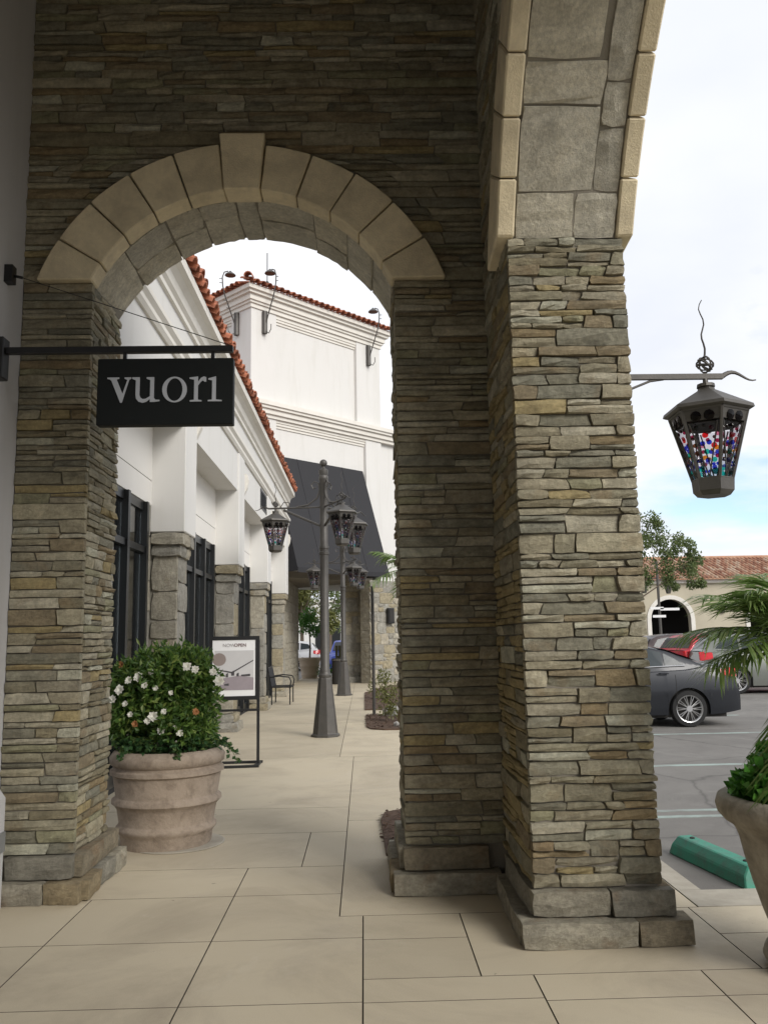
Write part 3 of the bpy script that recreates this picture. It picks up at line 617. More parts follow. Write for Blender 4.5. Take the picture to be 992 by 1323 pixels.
# ================================================================== SHOP BUILDING (left of the walkway)
sb = thing('shop_building', 'long white shop front with stone based columns and tiled eave left of the walkway', 'building', (-2.5, 16, 0))
YB0, YB1 = 6.62, 26.75
XF, XR = -2.35, -2.75
colY = [(11.17, 11.9), (16.07, 16.8), (20.97, 21.7), (25.95, 26.68)]
mb = MB(); mb.box(-9.0, XF, YB0, YB1, 4.46, 6.27); mb.box(-9, -8.8, YB0, YB1, 0, 4.46); mb.box(-9, XR-0.1, YB1-0.25, YB1-0.002, 0, 4.46); mb.build('wall', 'plaster', sb)
MB().box(-8.8, XR-0.02, YB0, YB1-0.3, -0.02, 0.06).box(-7.5, -7.3, YB0, YB1-0.3, 0.06, 4.4).build('interior', 'void', sb)
starts = [YB0+0.5] + [b for a, b in colY[:-1]]; ends = [a for a, b in colY]
for k, (y0, y1) in enumerate(zip(starts, ends)):
    # recessed wall panels over the window, with a reveal joint
    MB().box(XR-0.12, XR, y0, y1, 3.40, 3.715).build('wall_panel', 'panel', sb)
    MB().box(XR-0.12, XR, y0, y1, 3.727, 4.458).build('wall_panel', 'panel', sb)
    MB().box(XR-0.14, XR-0.012, y0, y1, 3.70, 3.74).build('reveal_joint', 'joint', sb)
    # stone jambs beside the window
    for (a, b) in ((y1-0.24, y1), (y0, y0+0.12)):
        z = 0.0
        while z < 3.39:
            h = min(U(0.35, 0.6), 3.395-z)
            if 3.395-z-h < 0.2: h = 3.395-z
            mb = MB(); stone_mesh(mb, ((a+.004, z+.005), (b-.004, z+.005), (b-.004, z+h-.005), (a+.004, z+h-.005)), Pright(XR-0.06), U(.05, .065), 0.05, 3, .004, .008, .012); mb.build('jamb_stone', 'flag', sb); z += h
    wy0, wy1 = y0+0.13, y1-0.25
    mb = MB()
    mb.box(XR-0.10, XR-0.01, wy0, wy1, 3.28, 3.395).box(XR-0.10, XR-0.01, wy0, wy1, 0.062, 0.22).box(XR-0.09, XR+0.02, wy0, wy1, 2.74, 2.82)
    n = max(2, int(round((wy1-wy0)/0.92))); xs_ = [wy1 - 0.07 - i*(wy1-wy0-0.14)/n for i in range(n+1)]
    for i, yy in enumerate(xs_): mb.box(XR-0.095, XR+0.045, yy-0.045, yy+0.045, 0.065, 3.392)
    wf = mb.build('window', 'frame', sb)
    for a, b in zip(xs_[1:], xs_[:-1]):
        MB().box(XR-0.05, XR-0.035, a+0.046, b-0.046, 0.221, 2.739).build('pane', 'glass', wf)
        MB().box(XR-0.05, XR-0.035, a+0.046, b-0.046, 2.821, 3.279).build('pane', 'glass', wf)
for k, (y0, y1) in enumerate(colY):
    cpart = build_bev(MB().box(XR-0.1, -2.31, y0, y1, 3.045, 5.18 if k < 9 else 4), 'column', 'plaster', sb, 0.012)
    MB().box(XR-0.1, -2.44, y0+0.09, y1-0.09, 0, 2.75).build('column_core', 'mortar_pale', cpart)
    for (P, u0, u1) in ((Pfront(y0+0.09), XR, -2.405), (Pright(-2.44), y0+0.096, y1-0.06)):
        lay(ledge(const(u0, u1), 0.32, 2.74, hmin=0.22, hmax=0.62, lmin=0.2, lmax=0.62, split=0.0, gap=0.012), P, cpart, (0.02, 0.04), 0.02, 'stone', 'flag', 0.01, 3, corner=0.03)
    for (z0, z1, d) in ((2.885, 3.04, 0.0), (2.735, 2.875, 0.045)):
        for (P, u0, u1) in ((Pfront(y0+0.09), XR, -2.32-d), (Pright(-2.44), y0+0.05, y1-0.005)):
            c = [u0]+([U(u0*.5+u1*.5-.1, u0*.5+u1*.5+.1)] if u1-u0 > .5 else [])+[u1]
            for a, b in zip(c, c[1:]):
                mb = MB(); stone_mesh(mb, ((a+.003, z0), (b-.003, z0), (b-.003, z1), (a+.003, z1)), P, 0.115-d, 0.02, 3, .006, .016, .02); mb.build('cap_stone', 'flag', cpart)
    for (z0, z1, d) in ((0, 0.16, 0.13), (0.165, 0.31, 0.07)):
        for (P, u0, u1) in ((Pfront(y0+0.09), XR, -2.44+d), (Pright(-2.44), y0+0.03, y1+0.03)):
            mb = MB(); stone_mesh(mb, ((u0, z0), (u1, z0), (u1, z1), (u0, z1)), P, d, 0.02, 4, .008, .018, .02); mb.build('plinth_stone', 'flag', cpart)
    # small shaped corbel where the column meets the header
    MB().prism([(XF+0.001, 4.50), (XF+0.075, 4.66), (XF+0.10, 4.82), (XF+0.07, 4.93), (XF+0.001, 4.95)], lambda a, b, d: (a, d, b), y1+0.12, y1+0.24).build('corbel', 'trimw', sb)
prof1 = [(XF-.01, 5.20), (XF+.03, 5.20), (XF+.06, 5.25), (XF+.06, 5.31), (XF+.10, 5.36), (XF+.10, 5.42), (XF-.01, 5.43)]
prof2 = [(XF-.01, 5.82), (XF+.04, 5.83), (XF+.04, 5.90), (XF+.08, 5.94), (XF+.10, 6.04), (XF+.16, 6.10), (XF+.23, 6.13), (XF+.23, 6.26), (XF-.01, 6.268)]
cr = MB(); [cr.prism(p, lambda a, b, d: (a, d, b), YB0, YB1+0.1) for p in (prof1, prof2)]; cr.build('cornice', 'trimw', sb)
uw = MB().box(XF-0.1, XF+0.012, 19.7, 21.2, 4.70, 5.15).build('upper_window', 'frame', sb); MB().box(XF+0.012, XF+0.018, 19.78, 21.12, 4.76, 5.09).build('pane', 'glass', uw)
# roof and clay tiles
tile_me = bpy.data.meshes.new('tile')
def make_tile():
    vs = []; fs = []; n = 6
    for (y, ra) in ((0, 0.098), (0.46, 0.078)):
        for rr in (ra, ra-0.018):
            for j in range(n+1):
                a = math.pi*j/n; vs.append((rr*math.cos(a), y, rr*math.sin(a)))
    k = n+1
    for j in range(n):
        fs += [(j, j+1, 2*k+j+1, 2*k+j), (k+j+1, k+j, 3*k+j, 3*k+j+1), (j+1, j, k+j, k+j+1), (2*k+j, 2*k+j+1, 3*k+j+1, 3*k+j)]
    fs += [(0, 2*k, 3*k, k), (n, k+n, 3*k+n, 2*k+n)]
    tile_me.from_pydata(vs, [], fs); tile_me.materials.append(MT['roof']); tile_me.polygons.foreach_set('use_smooth', [False]*len(fs)); tile_me.update()
make_tile()
def tile(parent, pos, up_dir, slope, tilt=0.0, roll=0.0, sc=1.0):
    o = bpy.data.objects.new('tile', tile_me); COL.objects.link(o); o.parent = parent
    d = Vector(up_dir).normalized(); yv = (d*math.cos(slope) + Vector((0,0,1))*math.sin(slope)).normalized()
    xv = yv.cross(Vector((0,0,1))).normalized(); zv = xv.cross(yv)
    m_ = Matrix((xv, yv, zv)).transposed()
    m_ = m_ @ Matrix.Rotation(roll, 3, 'Y') @ Matrix.Rotation(tilt, 3, 'Z')
    m4 = (m_*sc).to_4x4(); m4.translation = Vector(pos) - LOC[parent.name]; o.matrix_local = m4
rf = MB().prism([(-2.16, 6.272), (-2.16, 6.31), (-7.0, 8.2), (-9.0, 7.4), (-9.0, 6.272)], lambda a, b, d: (a, d, b), YB0, YB1+0.1).build('roof', 'roof', sb)
y = YB0 + 0.1
while y < YB1 + 0.05:
    tile(rf, (-2.055+U(-.03, .03), y, 6.285), (-1, 0, 0), 0.34, U(-.08, .08), U(-.08, .08), U(1.05, 1.2))
    tile(rf, (-2.10+U(-.06, .04), y+0.10+U(-.03, .03), 6.355+U(-.01, .03)), (-1, 0, 0), 0.36, U(-.25, .25), U(-.25, .25), U(1.0, 1.25))
    y += 0.25

# ================================================================== TOWER BUILDING at the end of the walkway
C0 = Vector((-3.79, 28.91, 0)); eA = Vector((0.70711, 0.70711, 0)); eM = Vector((-0.70711, 0.70711, 0))
def T(a, m_, z): return C0 + eA*a + eM*m_ + Vector((0, 0, z))
def tbox(mb, a0, a1, m0, m1, z0, z1): mb.obox(T(a0, m0, z0), eA*(a1-a0), eM*(m1-m0), Vector((0,0,z1-z0))); return mb
LT = 6.48
tw = thing('tower_building', 'tall white corner tower with tiled roof at the end of the walkway', 'building', T(LT/2, LT/2, 0))
mb = MB(); tbox(mb, 0.13, LT-0.02, 0.13, LT, 4.1, 13.9); tbox(mb, LT, 14.0, 0.13, 6.0, 3.9, 9.6)
mb.build('wall', 'plaster', tw)
for (z0, z1, a1) in ((9.9, 13.3, 5.16), (4.1, 9.45, 5.62)):
    tbox(MB(), 0, 1.13, 0, 1.13, z0, z1).build('pilaster', 'plaster', tw); tbox(MB(), a1, LT, 0, 0.6, z0, z1).build('pilaster', 'plaster', tw); tbox(MB(), 0, 0.6, a1, LT, z0, z1).build('pilaster', 'plaster', tw)
    mb = MB(); zt = z1-0.03
    for (dz, dd) in ((0.0, 0.02), (0.13, 0.05), (0.22, 0.09)):
        tbox(mb, 1.131, a1-0.001, dd, 0.2, zt-dz-(0.12 if dz == 0 else .08)+(0.0), zt-dz+0.03); tbox(mb, dd, 0.2, 1.131, a1-0.001, zt-dz-(0.12 if dz == 0 else .08), zt-dz+0.03)
    mb.build('panel_moulding', 'trimw', tw)
mb = MB()
for (z0, z1, d) in ((13.28, 13.43, 0.05), (13.43, 13.52, 0.11), (13.52, 13.72, 0.17), (13.72, 13.83, 0.27), (13.83, 13.98, 0.36)):
    tbox(mb, -d, LT+d, -d, LT+d, z0, z1)
mb.build('cornice', 'trimw', tw)
mb = MB()
for (z0, z1, d) in ((9.40, 9.53, 0.06), (9.53, 9.70, 0.14), (9.70, 9.80, 0.22), (9.80, 9.95, 0.28)):
    tbox(mb, -d, 14.0+d, -d, LT+d, z0, z1)
mb.build('string_course', 'trimw', tw)
mb = MB(); d = 0.40
mb.add([T(-d,-d,13.985), T(LT+d,-d,13.985), T(LT+d,LT+d,13.985), T(-d,LT+d,13.985), T(LT/2,LT/2,15.3)], [(0,1,2,3),(0,1,4),(1,2,4),(2,3,4),(3,0,4)])
rt = mb.build('roof', 'roof', tw)
k = 0; a = -0.40
while a < LT + 0.5:
    tile(rt, T(a, -0.52, 14.0), eM, 0.36, U(-.05, .05), 0, U(1.15, 1.35)); 
    if a > 0: tile(rt, T(-0.52, a, 14.0), eA, 0.36, U(-.05, .05), 0, U(1.15, 1.35))
    a += 0.275
tile(rt, T(-.62, -.62, 14.06), eA+eM, 0.30, 0, 0, 1.6)
MB().tube([T(0.95, 0.3, 14.0), T(0.95, 0.3, 15.7)], 0.018, 6).ball(T(0.95, 0.3, 14.55), 0.07).build('lightning_rod', 'dark', tw)
# ground floor: porch with a way through, stone clad
mb = MB(); tbox(mb, 5.79, 14.0, 0.04, 0.6, 0, 3.9); mb.box(-0.78, 1.2, 34.04, 34.5, 0, 4.09); mb.box(-3.9, -2.79, 30.3, 37.0, 0, 4.09)
mb.build('stone_core', 'mortar_pale', tw)
lay(ledge(const(5.75, 8.2), 0.0, 3.9, hmin=0.25, hmax=0.55, lmin=0.28, lmax=0.7, split=0.25, gap=0.015), lambda u, v, n: T(u, 0.04-n, v), tw, (0.015, 0.04), 0.03, 'stone', 'flag', 0.012, corner=0.05)
lay_joined(ledge(const(0.06, 0.58), 0.0, 3.9, hmin=0.25, hmax=0.55, lmin=0.3, lmax=0.6, split=0.0), lambda u, v, n: T(5.79-n, u, v), tw, 'stone_facing', 'flag')
lay(ledge(const(-0.80, 0.45), 0.0, 4.08, hmin=0.25, hmax=0.55, lmin=0.3, lmax=0.6, split=0.2, gap=0.015), Pfront(34.04), tw, (0.015, 0.04), 0.03, 'stone', 'flag', 0.012, corner=0.05)
lay_joined(ledge(const(30.3, 37.0), 0.0, 4.08, hmin=0.25, hmax=0.55, lmin=0.3, lmax=0.8, split=0.2, gap=0.015), Pright(-2.79), tw, 'stone_facing', 'flag')
MB().box(-0.82, 0.5, 33.86, 34.0, 0, 0.22).build('plinth_stone', 'flag', tw)
MB().obox(T(0.2, 0.3, 3.86), eA*6.0, eM*8.0, Vector((0,0,.23))).build('porch_ceiling', 'mortar', tw)
# awning
aw2 = thing('awning', 'big sloping charcoal canvas awning on the white tower', 'awning', T(2.6, 0, 4))
def F(a, o, z): return T(a, -o, z)
a0, a1, b0, b1 = 0.97, 5.42, 0.97, 5.42
mb = MB(); mb.add([F(a0,0.005,8.1), F(a1,0.005,8.1), F(b1,1.32,4.06), F(b0,1.32,4.06), F(a0,0.005,8.04), F(a1,0.005,8.04), F(b1,1.28,4.02), F(b0,1.28,4.02)],
    [(0,1,2,3),(7,6,5,4),(0,3,7,4),(1,5,6,2),(0,4,5,1)])
mb.build('canvas_top', 'awning', aw2)
for q in (a0+1.11, a0+2.22, a0+3.33): MB().tube([F(q,0.008,8.10), F(q,1.322,4.06)], 0.012, 5).build('seam', 'awning', aw2)
for aa in (a0-0.004, a1+0.004):
    mb = MB(); mb.add([F(aa,0.005,8.07), F(aa,1.31,4.03), F(aa,1.31,3.95), F(aa,0.005,3.95)], [(0,1,2,3)]); mb.add([F(aa+.01,0.005,8.07), F(aa+.01,1.31,4.03), F(aa+.01,1.31,3.95), F(aa+.01,0.005,3.95)], [(0,1,2,3)]); mb.build('canvas_side', 'awning', aw2)
MB().obox(F(a0,1.325,3.90), eA*(a1-a0), -eM*0.012, Vector((0,0,0.17))).build('valance', 'awning', aw2)
mb = MB()
for q in (a0+0.05, (a0+a1)/2, a1-0.05): mb.tube([F(q,0.02,4.0), F(q,1.30,4.0)], 0.02, 5)
mb.build('frame', 'dark', aw2)
# gooseneck lights on the tower
def gooseneck(label, P):   # P(o, s, z): outward, sideways, height
    p0 = P(0,0,12.9); g_ = thing('gooseneck_light', label, 'wall lamp', p0, 'gooseneck lamps on the tower')
    pts = [(0, .06), (.0, .06)]
    mb = MB(); mb.tube([P(0.07,0,12.42), P(0.07,0,12.5), P(0.07,0,13.15), P(0.07,0,13.24)], 0.095, 8); mb.build('mount_plate', 'dark', g_)
    mb = MB(); mb.tube([P(0.12,0,12.75), P(0.30,0,13.15), P(0.58,0,13.75), P(0.68,0,14.1), P(0.70,0,14.4), P(0.62,0,14.62), P(0.46,0,14.7)], 0.022, 6)
    mb.tube([P(0.12,0,12.5), P(0.3,0,12.38), P(0.42,0,12.5), P(0.42,0,12.68)], 0.015, 5)
    for (o, z) in ((0.38, 13.35), (0.50, 13.6), (0.69, 14.2), (.70, 14.35)): mb.tube([P(o,0,z), P(o+0.13,0,z-0.03)], 0.012, 4)
    mb.build('arm', 'dark', g_)
    mb = MB(); c = P(0.36,0,14.62); mb.lathe([(0.03,0.12),(0.06,0.08),(0.19,-0.02),(0.20,-0.05),(0.15,-0.05)], c, 10); mb.build('lamp_shade', 'dark', g_)
gooseneck('gooseneck lamp on the right face of the tower beside its front corner', lambda o, s, z: T(0.55, -o, z))
gooseneck('gooseneck lamp on the left face of the tower, leftmost of the three', lambda o, s, z: T(-o, 0.75, z))
gooseneck('gooseneck lamp at the far right end of the tower face, partly behind the stone arch', lambda o, s, z: T(5.78, -o, z))
wlh = thing('wall_light', 'flat black lantern box on the pale stone wall past the awning', 'wall lamp', T(6.75, -0.05, 2.5))
build_bev(MB().obox(T(6.58,-0.16,2.24), eA*0.34, eM*0.13, Vector((0,0,0.60))), 'housing', 'black', wlh, 0.02)
MB().obox(T(6.62,-0.175,2.30), eA*0.26, eM*0.01, Vector((0,0,0.48))).build('lens', 'void', wlh)

# ================================================================== LANTERNS
BEADS = [(.11,-.36,.033,'plum'),(.11,.36,.033,'plum'),(.27,-.5,.017,'plum'),(.25,.0,.015,'plum'),(.29,.42,.018,'wine'),(.385,.02,.026,'red'),(.50,-.22,.022,'blue'),(.49,.24,.022,'blue'),(.62,.02,.024,'teal'),(.74,.04,.021,'blue'),(.60,.42,.014,'amber'),
         (.40,-.80,.020,'wine'),(.52,-.76,.019,'brown'),(.63,-.72,.020,'brown'),(.74,-.78,.014,'blue'),(.74,-.50,.014,'blue'),(.86,-.62,.026,'teal'),
         (.38,.80,.021,'rose'),(.48,.80,.018,'wine'),(.575,.76,.021,'amber'),(.66,.62,.016,'lilac'),(.69,.82,.018,'wine'),(.80,.50,.014,'blue'),(.80,.85,.014,'blue'),(.90,.62,.030,'pine'),(.30,-.82,.013,'rose')]
def lantern_parts(parent, o, rot, single, sub=True):
    """hexagonal lantern hanging from o (local coordinates)"""
    o = Vector(o); HT, HB, ZT, ZB = 0.238, 0.118, -0.235, -0.665
    def V(i, r_, z): a = rot + i*math.pi/3; return o + Vector((r_*math.cos(a), r_*math.sin(a), z))
    cage = MB()
    for i in range(6):
        A, B, Cc, D = V(i,HT,ZT), V(i+1,HT,ZT), V(i+1,HB,ZB), V(i,HB,ZB)
        cage.tube([A, D], 0.012, 5); cage.tube([A, B], 0.012, 5); cage.tube([D, Cc], 0.012, 5)
        ou = ((A+B+Cc+D)/4 - (o+Vector((0,0,(ZT+ZB)/2)))); ou.z = 0; ou.normalize()
        G = lambda t, s_: (A.lerp(D, t)).lerp(B.lerp(Cc, t), (s_+1)/2)
        # pierced band at the top of each face
        cage.add([A+ou*.004, B+ou*.004, G(.17,1)+ou*.004, G(.17,-1)+ou*.004, A-ou*.004, B-ou*.004, G(.17,1)-ou*.004, G(.17,-1)-ou*.004], [(0,1,2,3),(7,6,5,4),(3,2,6,7)])
        cage.tube([G(.2,-.8), G(.98,0)], 0.005, 4); cage.tube([G(.2,.8), G(.98,0)], 0.005, 4)
    cg = cage.build('cage', 'dark', parent)
    rt_ = MB(); rt_.lathe([(0.05,-0.06),(0.055,-0.075),(0.275,-0.200),(0.282,-0.222),(0.26,-0.232),(0.05,-0.20)], o, 6, rot); rt_.lathe([(0.016,0.0),(0.018,-0.03),(0.055,-0.035),(0.058,-0.055),(0.04,-0.06)], o, 10); rt_.build('lantern_roof', 'dark', cg)
    cu = MB(); cu.lathe([(0.128,-0.655),(0.130,-0.665),(0.125,-0.735),(0.10,-0.765),(0.05,-0.765)], o, 6, rot); cu.build('base_cup', 'dark', cg)
    allb = MB(); keys = list(BEADC)
    for i in range(6):
        A, B, Cc, D = V(i,HT-.006,ZT), V(i+1,HT-.006,ZT), V(i+1,HB-.006,ZB), V(i,HB-.006,ZB)
        nrm = (B-A).cross(D-A).normalized(); mid = (A+B+Cc+D)/4; ax = o+Vector((0,0,(ZT+ZB)/2))
        if nrm.dot(mid-ax) < 0: nrm = -nrm
        e = (B-A).normalized(); g = nrm.cross(e)
        G = lambda t, s_: (A.lerp(D, t)).lerp(B.lerp(Cc, t), (s_+1)/2)
        q = [G(.2,-1), G(.2,1), Cc, D]
        MB().prism([(0,0)]*0 or [(0,0),(1,0),(1,1),(0,1)], lambda a, b, d: q[int(a) if b == 0 else 3-int(a)] - nrm*d, 0.004, 0.006).build('pane', 'clear', cg)
        for (t, s_, r_, k_) in BEADS:
            r_ *= 1.0 if t < .2 else .74; c = G(t, s_) + nrm*(0.012 if t < .2 else 0.004); t2 = U(-.01, .01)
            tgt = MB() if single else allb
            tgt.m = 0 if single else keys.index(k_)
            n = 9 if single else 6
            pts = [c + (e*math.cos(2*math.pi*j/n) + g*math.sin(2*math.pi*j/n))*r_ for j in range(n)]
            tgt.add([p - nrm*0.003 for p in pts] + [p + nrm*0.003 for p in pts] + [c + nrm*0.009], [tuple(range(n))[::-1]] + [(j,(j+1)%n,n+(j+1)%n,n+j) for j in range(n)] + [(n+j, n+(j+1)%n, 2*n) for j in range(n)])
            if single: tgt.build('bead', 'bead_'+k_, cg)
    if not single: stuff(allb.build('beads', ['bead_'+k_ for k_ in keys], cg))
    return cg
def wavy_tip(mb, p, d, l, r_):
    d = Vector(d); mb.tube([Vector(p) + d*(l*t) + Vector((0,0,0.028*math.sin(t*5.2))) for t in [i/10 for i in range(11)]], r_, 6, 0.004)
def finial(mb, c, h):
    c = Vector(c)
    for k in range(5):
        a = 0.63*k; tl = (0.25, 1.2, 0.7, 1.45, 0.5)[k]
        e1 = Vector((math.cos(a), math.sin(a), 0)); e2 = Vector((0,0,1))*math.sin(tl) + Vector((-math.sin(a), math.cos(a), 0))*math.cos(tl)
        mb.tube([c + (e1*math.cos(t*0.5236)+e2*math.sin(t*0.5236))*0.052 for t in range(13)], 0.0065, 4)
    mb.tube([c + Vector((0.014*math.sin(t*1.1)*(0.4+t/12), 0.006*math.cos(t), 0.04 + h*t/12)) for t in range(13)], 0.0075, 5, 0.003)
wln = thing('bracket_lantern', 'hexagonal stained glass lantern on a bracket from the corner pillar', 'lantern', (1.59, 5.3, 3.245))
ba = MB().box(1.56, 2.335, 5.285, 5.315, 3.228, 3.262); wavy_tip(ba, (2.33, 5.3, 3.245), (1,0,0), 0.22, 0.017); ba.box(1.58, 1.60, 5.24, 5.36, 2.92, 3.38)
ba.build('bracket_arm', 'dark', wln)
MB().tube([(1.60, 5.3, 3.09), (1.74, 5.3, 3.17), (1.86, 5.3, 3.218), (1.95, 5.3, 3.23)], 0.008, 6).build('brace', 'dark', wln)
fb = MB(); finial(fb, (2.225, 5.3, 3.325), 0.40); fb.build('finial', 'dark', wln)
lantern_parts(wln, (2.22, 5.3, 3.228), R(-92), True)
# lamp posts
def lamp_post():
    r_ = thing('lamp_post', 'dark bronze lamp post with three lanterns, nearer of the two on the walkway', 'street lamp', (0,0,0), 'lamp posts on the walkway', True)
    MB().lathe([(0.25,0),(0.25,0.035),(0.22,0.05),(0.215,0.07),(0.115,0.96),(0.105,0.99)], (0,0,0), 8, 0.2).build('base', 'dark', r_)
    p = MB().lathe([(0.10,0.98),(0.112,1.0),(0.112,1.03),(0.095,1.05),(0.088,1.09),(0.088,1.12),(0.078,1.14),(0.074,3.1),(0.086,3.11),(0.086,3.15),(0.078,3.16),(0.078,3.20),(0.086,3.21),(0.086,3.25),(0.072,3.27),(0.070,4.42),(0.084,4.44),(0.084,4.50),(0.072,4.52),(0.084,4.56),(0.086,4.62),(0.03,4.65),(0.03,4.68)], (0,0,0), 16)
    p.build('pole', 'dark', r_, smooth=35)
    MB().ball((0,0,4.745), 0.068, 14, 10).build('ball_cap', 'dark', r_, smooth=True)
    for k, an in enumerate((173, 293, 53)):
        d = Vector((math.cos(R(an)), math.sin(R(an)), 0)); up = Vector((0,0,1))
        ar = MB(); ar.tube([d*0.06+up*3.955, d*1.0+up*3.955], 0.016, 6); wavy_tip(ar, d*1.0+up*3.955, d, 0.24, 0.015)
        ar.tube([d*0.06+up*3.62, d*0.72+up*3.92], 0.022, 6)
        sc = [d*(0.09)+up*4.38, d*(0.07)+up*4.25, d*0.12+up*4.12, d*0.28+up*4.0, d*0.5+up*3.965]
        ar.tube(sc, 0.016, 6); ar.tube([d*0.09+up*4.38, d*0.16+up*4.42, d*0.22+up*4.36, d*0.19+up*4.29, d*0.14+up*4.31], 0.012, 5)
        ar.tube([d*0.78+up*3.97, d*0.72+up*4.06, d*0.62+up*4.05, d*0.62+up*3.98], 0.008, 4)
        finial(ar, d*0.87+up*4.03, 0.36)
        arm = ar.build('arm', 'dark', r_)
        lantern_parts(r_, d*0.87+up*3.94, R(an+30), False)
    return r_
lp = lamp_post(); lp.location = (-0.675, 15.05, 0)
lp2 = dup(lp, None, (-0.61, 26.1, 0)); lp2['label'] = 'dark bronze lamp post with three lanterns, farther one near the awning'

# ================================================================== STREET THINGS ON THE WALKWAY
# standing poster frame
ps = thing('poster_stand', 'black standing frame with an opening poster on the walkway', 'sign stand', (-1.75, 11.7, 0))
def PS(a, d, z): return Vector((-2.06 + a*0.995, 11.68 + a*0.10 + d, z))
def psbox(mb, a0, a1, d0, d1, z0, z1): mb.obox(PS(a0, d0, z0), PS(a1, d0, z0)-PS(a0, d0, z0), Vector((0, d1-d0, 0)), Vector((0, 0, z1-z0))); return mb
mb = MB(); W_ = 0.66
psbox(mb, 0, W_, -.02, .02, 1.64, 1.69); psbox(mb, 0, W_, -.02, .02, 0.85, 0.90); psbox(mb, 0, .04, -.02, .02, .90, 1.64); psbox(mb, W_-.05, W_, -.02, .06, .90, 1.64)
mb.build('frame', 'black', ps)
for a in (0.0, W_-0.04): psbox(MB(), a+.002, a+0.038, 0.022, 0.058, 0.03, 1.60).build('upright', 'black', ps)
psbox(MB(), 0, W_, 0.0, .03, 0.70, 0.73).build('crossbar', 'black', ps)
mb = MB(); psbox(mb, -.02, W_+.02, -.22, -.16, 0, .03); psbox(mb, -.02, W_+.02, .20, .26, 0, .03); psbox(mb, W_-.05, W_+.01, -.16, .20, 0, .028); psbox(mb, -.01, .05, -.16, .20, 0, .028); mb.build('base', 'black', ps)
po = psbox(MB(), .041, W_-.051, -.012, .01, .901, 1.639).build('poster', 'white', ps)
ph = lambda poly, nm, mt, d=0.0: MB().prism(poly, lambda a, b, dd: PS(a, -.013-d-dd*0.001, b), 0, 1).build(nm, mt, po)
ph([(.07,.98),(.585,.98),(.585,1.50),(.07,1.50)], 'photo_print', 'photo_print', .0005)
ph([(.07,.98),(.585,.98),(.585,1.14),(.40,1.17),(.07,1.12)], 'photo_print', 'mauve', .002)
ph([(.10+.09*math.cos(t*.4)+.03, 1.385+.085*math.sin(t*.4)) for t in range(16)], 'photo_print', 'lamp_print', .002)
ph([(.12,1.24),(.30,1.20),(.58,1.36),(.58,1.375),(.30,1.22),(.12,1.255)], 'photo_print', 'dark_print', .002)
for (a, b, w_, h) in ((.14,1.16,.05,.035),(.22,1.15,.03,.06),(.29,1.17,.04,.07),(.36,1.16,.03,.05),(.42,1.16,.12,.03),(.20,1.04,.06,.03)): ph([(a,b),(a+w_,b),(a+w_,b+h),(a,b+h*.7)], 'photo_print', 'dark_print', .0035)
def text(s, a, z, size, mt, parent, ext=0.001):
    cu = bpy.data.curves.new('lettering', 'FONT'); cu.body = s; cu.size = size; cu.extrude = ext
    o = bpy.data.objects.new('lettering', cu); me = bpy.data.meshes.new_from_object(o); bpy.data.objects.remove(o)
    me.materials.clear(); me.materials.append(MT[mt]); q = bpy.data.objects.new('lettering', me); COL.objects.link(q); q.parent = parent
    q.matrix_local = Matrix.Translation(PS(a, -.016, z) - LOC[parent.name]) @ Matrix.Rotation(math.atan2(.10, .995), 4, 'Z') @ Matrix.Rotation(math.pi/2, 4, 'X')
    return q
text('NOW', .175, 1.55, .062, 'grey_print', po); text('OPEN', .325, 1.55, .062, 'red_print', po, 0.0015)

# big planter by the pier
PLC = Vector((-1.63, 7.36, 0))
ptn = thing('planter', 'large weathered terracotta planter beside the left stone pier', 'planter', PLC)
MB().lathe([(q*(1-.115*min(1,z_/.7)), z_) for q, z_ in [(0.0,0.0),(0.355,0.0),(0.365,0.03),(0.372,0.09),(0.392,0.115),(0.410,0.135),(0.410,0.155),(0.392,0.175),(0.390,0.19),(0.418,0.30),(0.440,0.325),(0.466,0.345),(0.466,0.37),(0.440,0.39),(0.437,0.40),(0.472,0.535),(0.476,0.555),(0.505,0.57),(0.505,0.60),(0.480,0.615),(0.480,0.63),(0.512,0.65),(0.525,0.70),(0.495,0.735),(0.475,0.752),(0.44,0.752),(0.42,0.72),(0.41,0.60),(0.0,0.60)]], PLC, 48, cap=False).build('pot', 'terra', ptn, smooth=50)
MB().lathe([(0.0,0.001),(0.385,0.001),(0.388,0.006),(0.375,0.010),(0.0,0.010)], PLC+Vector((0.085,-0.01,0)), 40, cap=False).build('base_pad', 'kerb', ptn)
MB().lathe([(0.0,0.66),(0.2,0.70),(0.36,0.67)], PLC, 20, cap=False).build('soil', 'soil', ptn)
def rv(): 
    while 1:
        v = Vector((U(-1,1),U(-1,1),U(-1,1)))
        if 0.05 < v.length < 1: return v.normalized()
def rosette(mb, p, d, n, l, wd):
    for i in range(n):
        s = rv(); ld = (d*U(0.15, 0.9) + s).normalized(); mb.leaf(p + d*U(-.03, .04), ld, rv(), l*U(.6, 1.15), wd*U(.8, 1.2))
shr = thing('flowering_shrub', 'dense green shrub with white flowers growing in the terracotta planter', 'shrub', PLC+Vector((0,0,.7)))
mb = MB(); st = MB(); tips = []
lumps = [(-.30,-.05,.98,.20),(.30,.02,1.02,.24),(0,-.08,1.15,.30),(-.22,0,1.28,.22),(.22,.05,1.32,.23),(.02,.1,1.42,.20),(-.38,0,1.17,.17),(.42,.0,1.20,.16),(-.05,.2,1.2,.25),(.36,-.12,.93,.16),(-.25,-.2,1.05,.2),(.17,-.26,1.0,.2),(-.36,-.02,1.38,.12),(.30,-.05,1.48,.11),(-.12,0,1.52,.10),(.12,-.05,1.55,.09),(.46,.05,1.36,.09)]
lumps = [(x*.82-.06, y*.88, .70+(z-.72)*.93, r_*.82) for x, y, z, r_ in lumps]
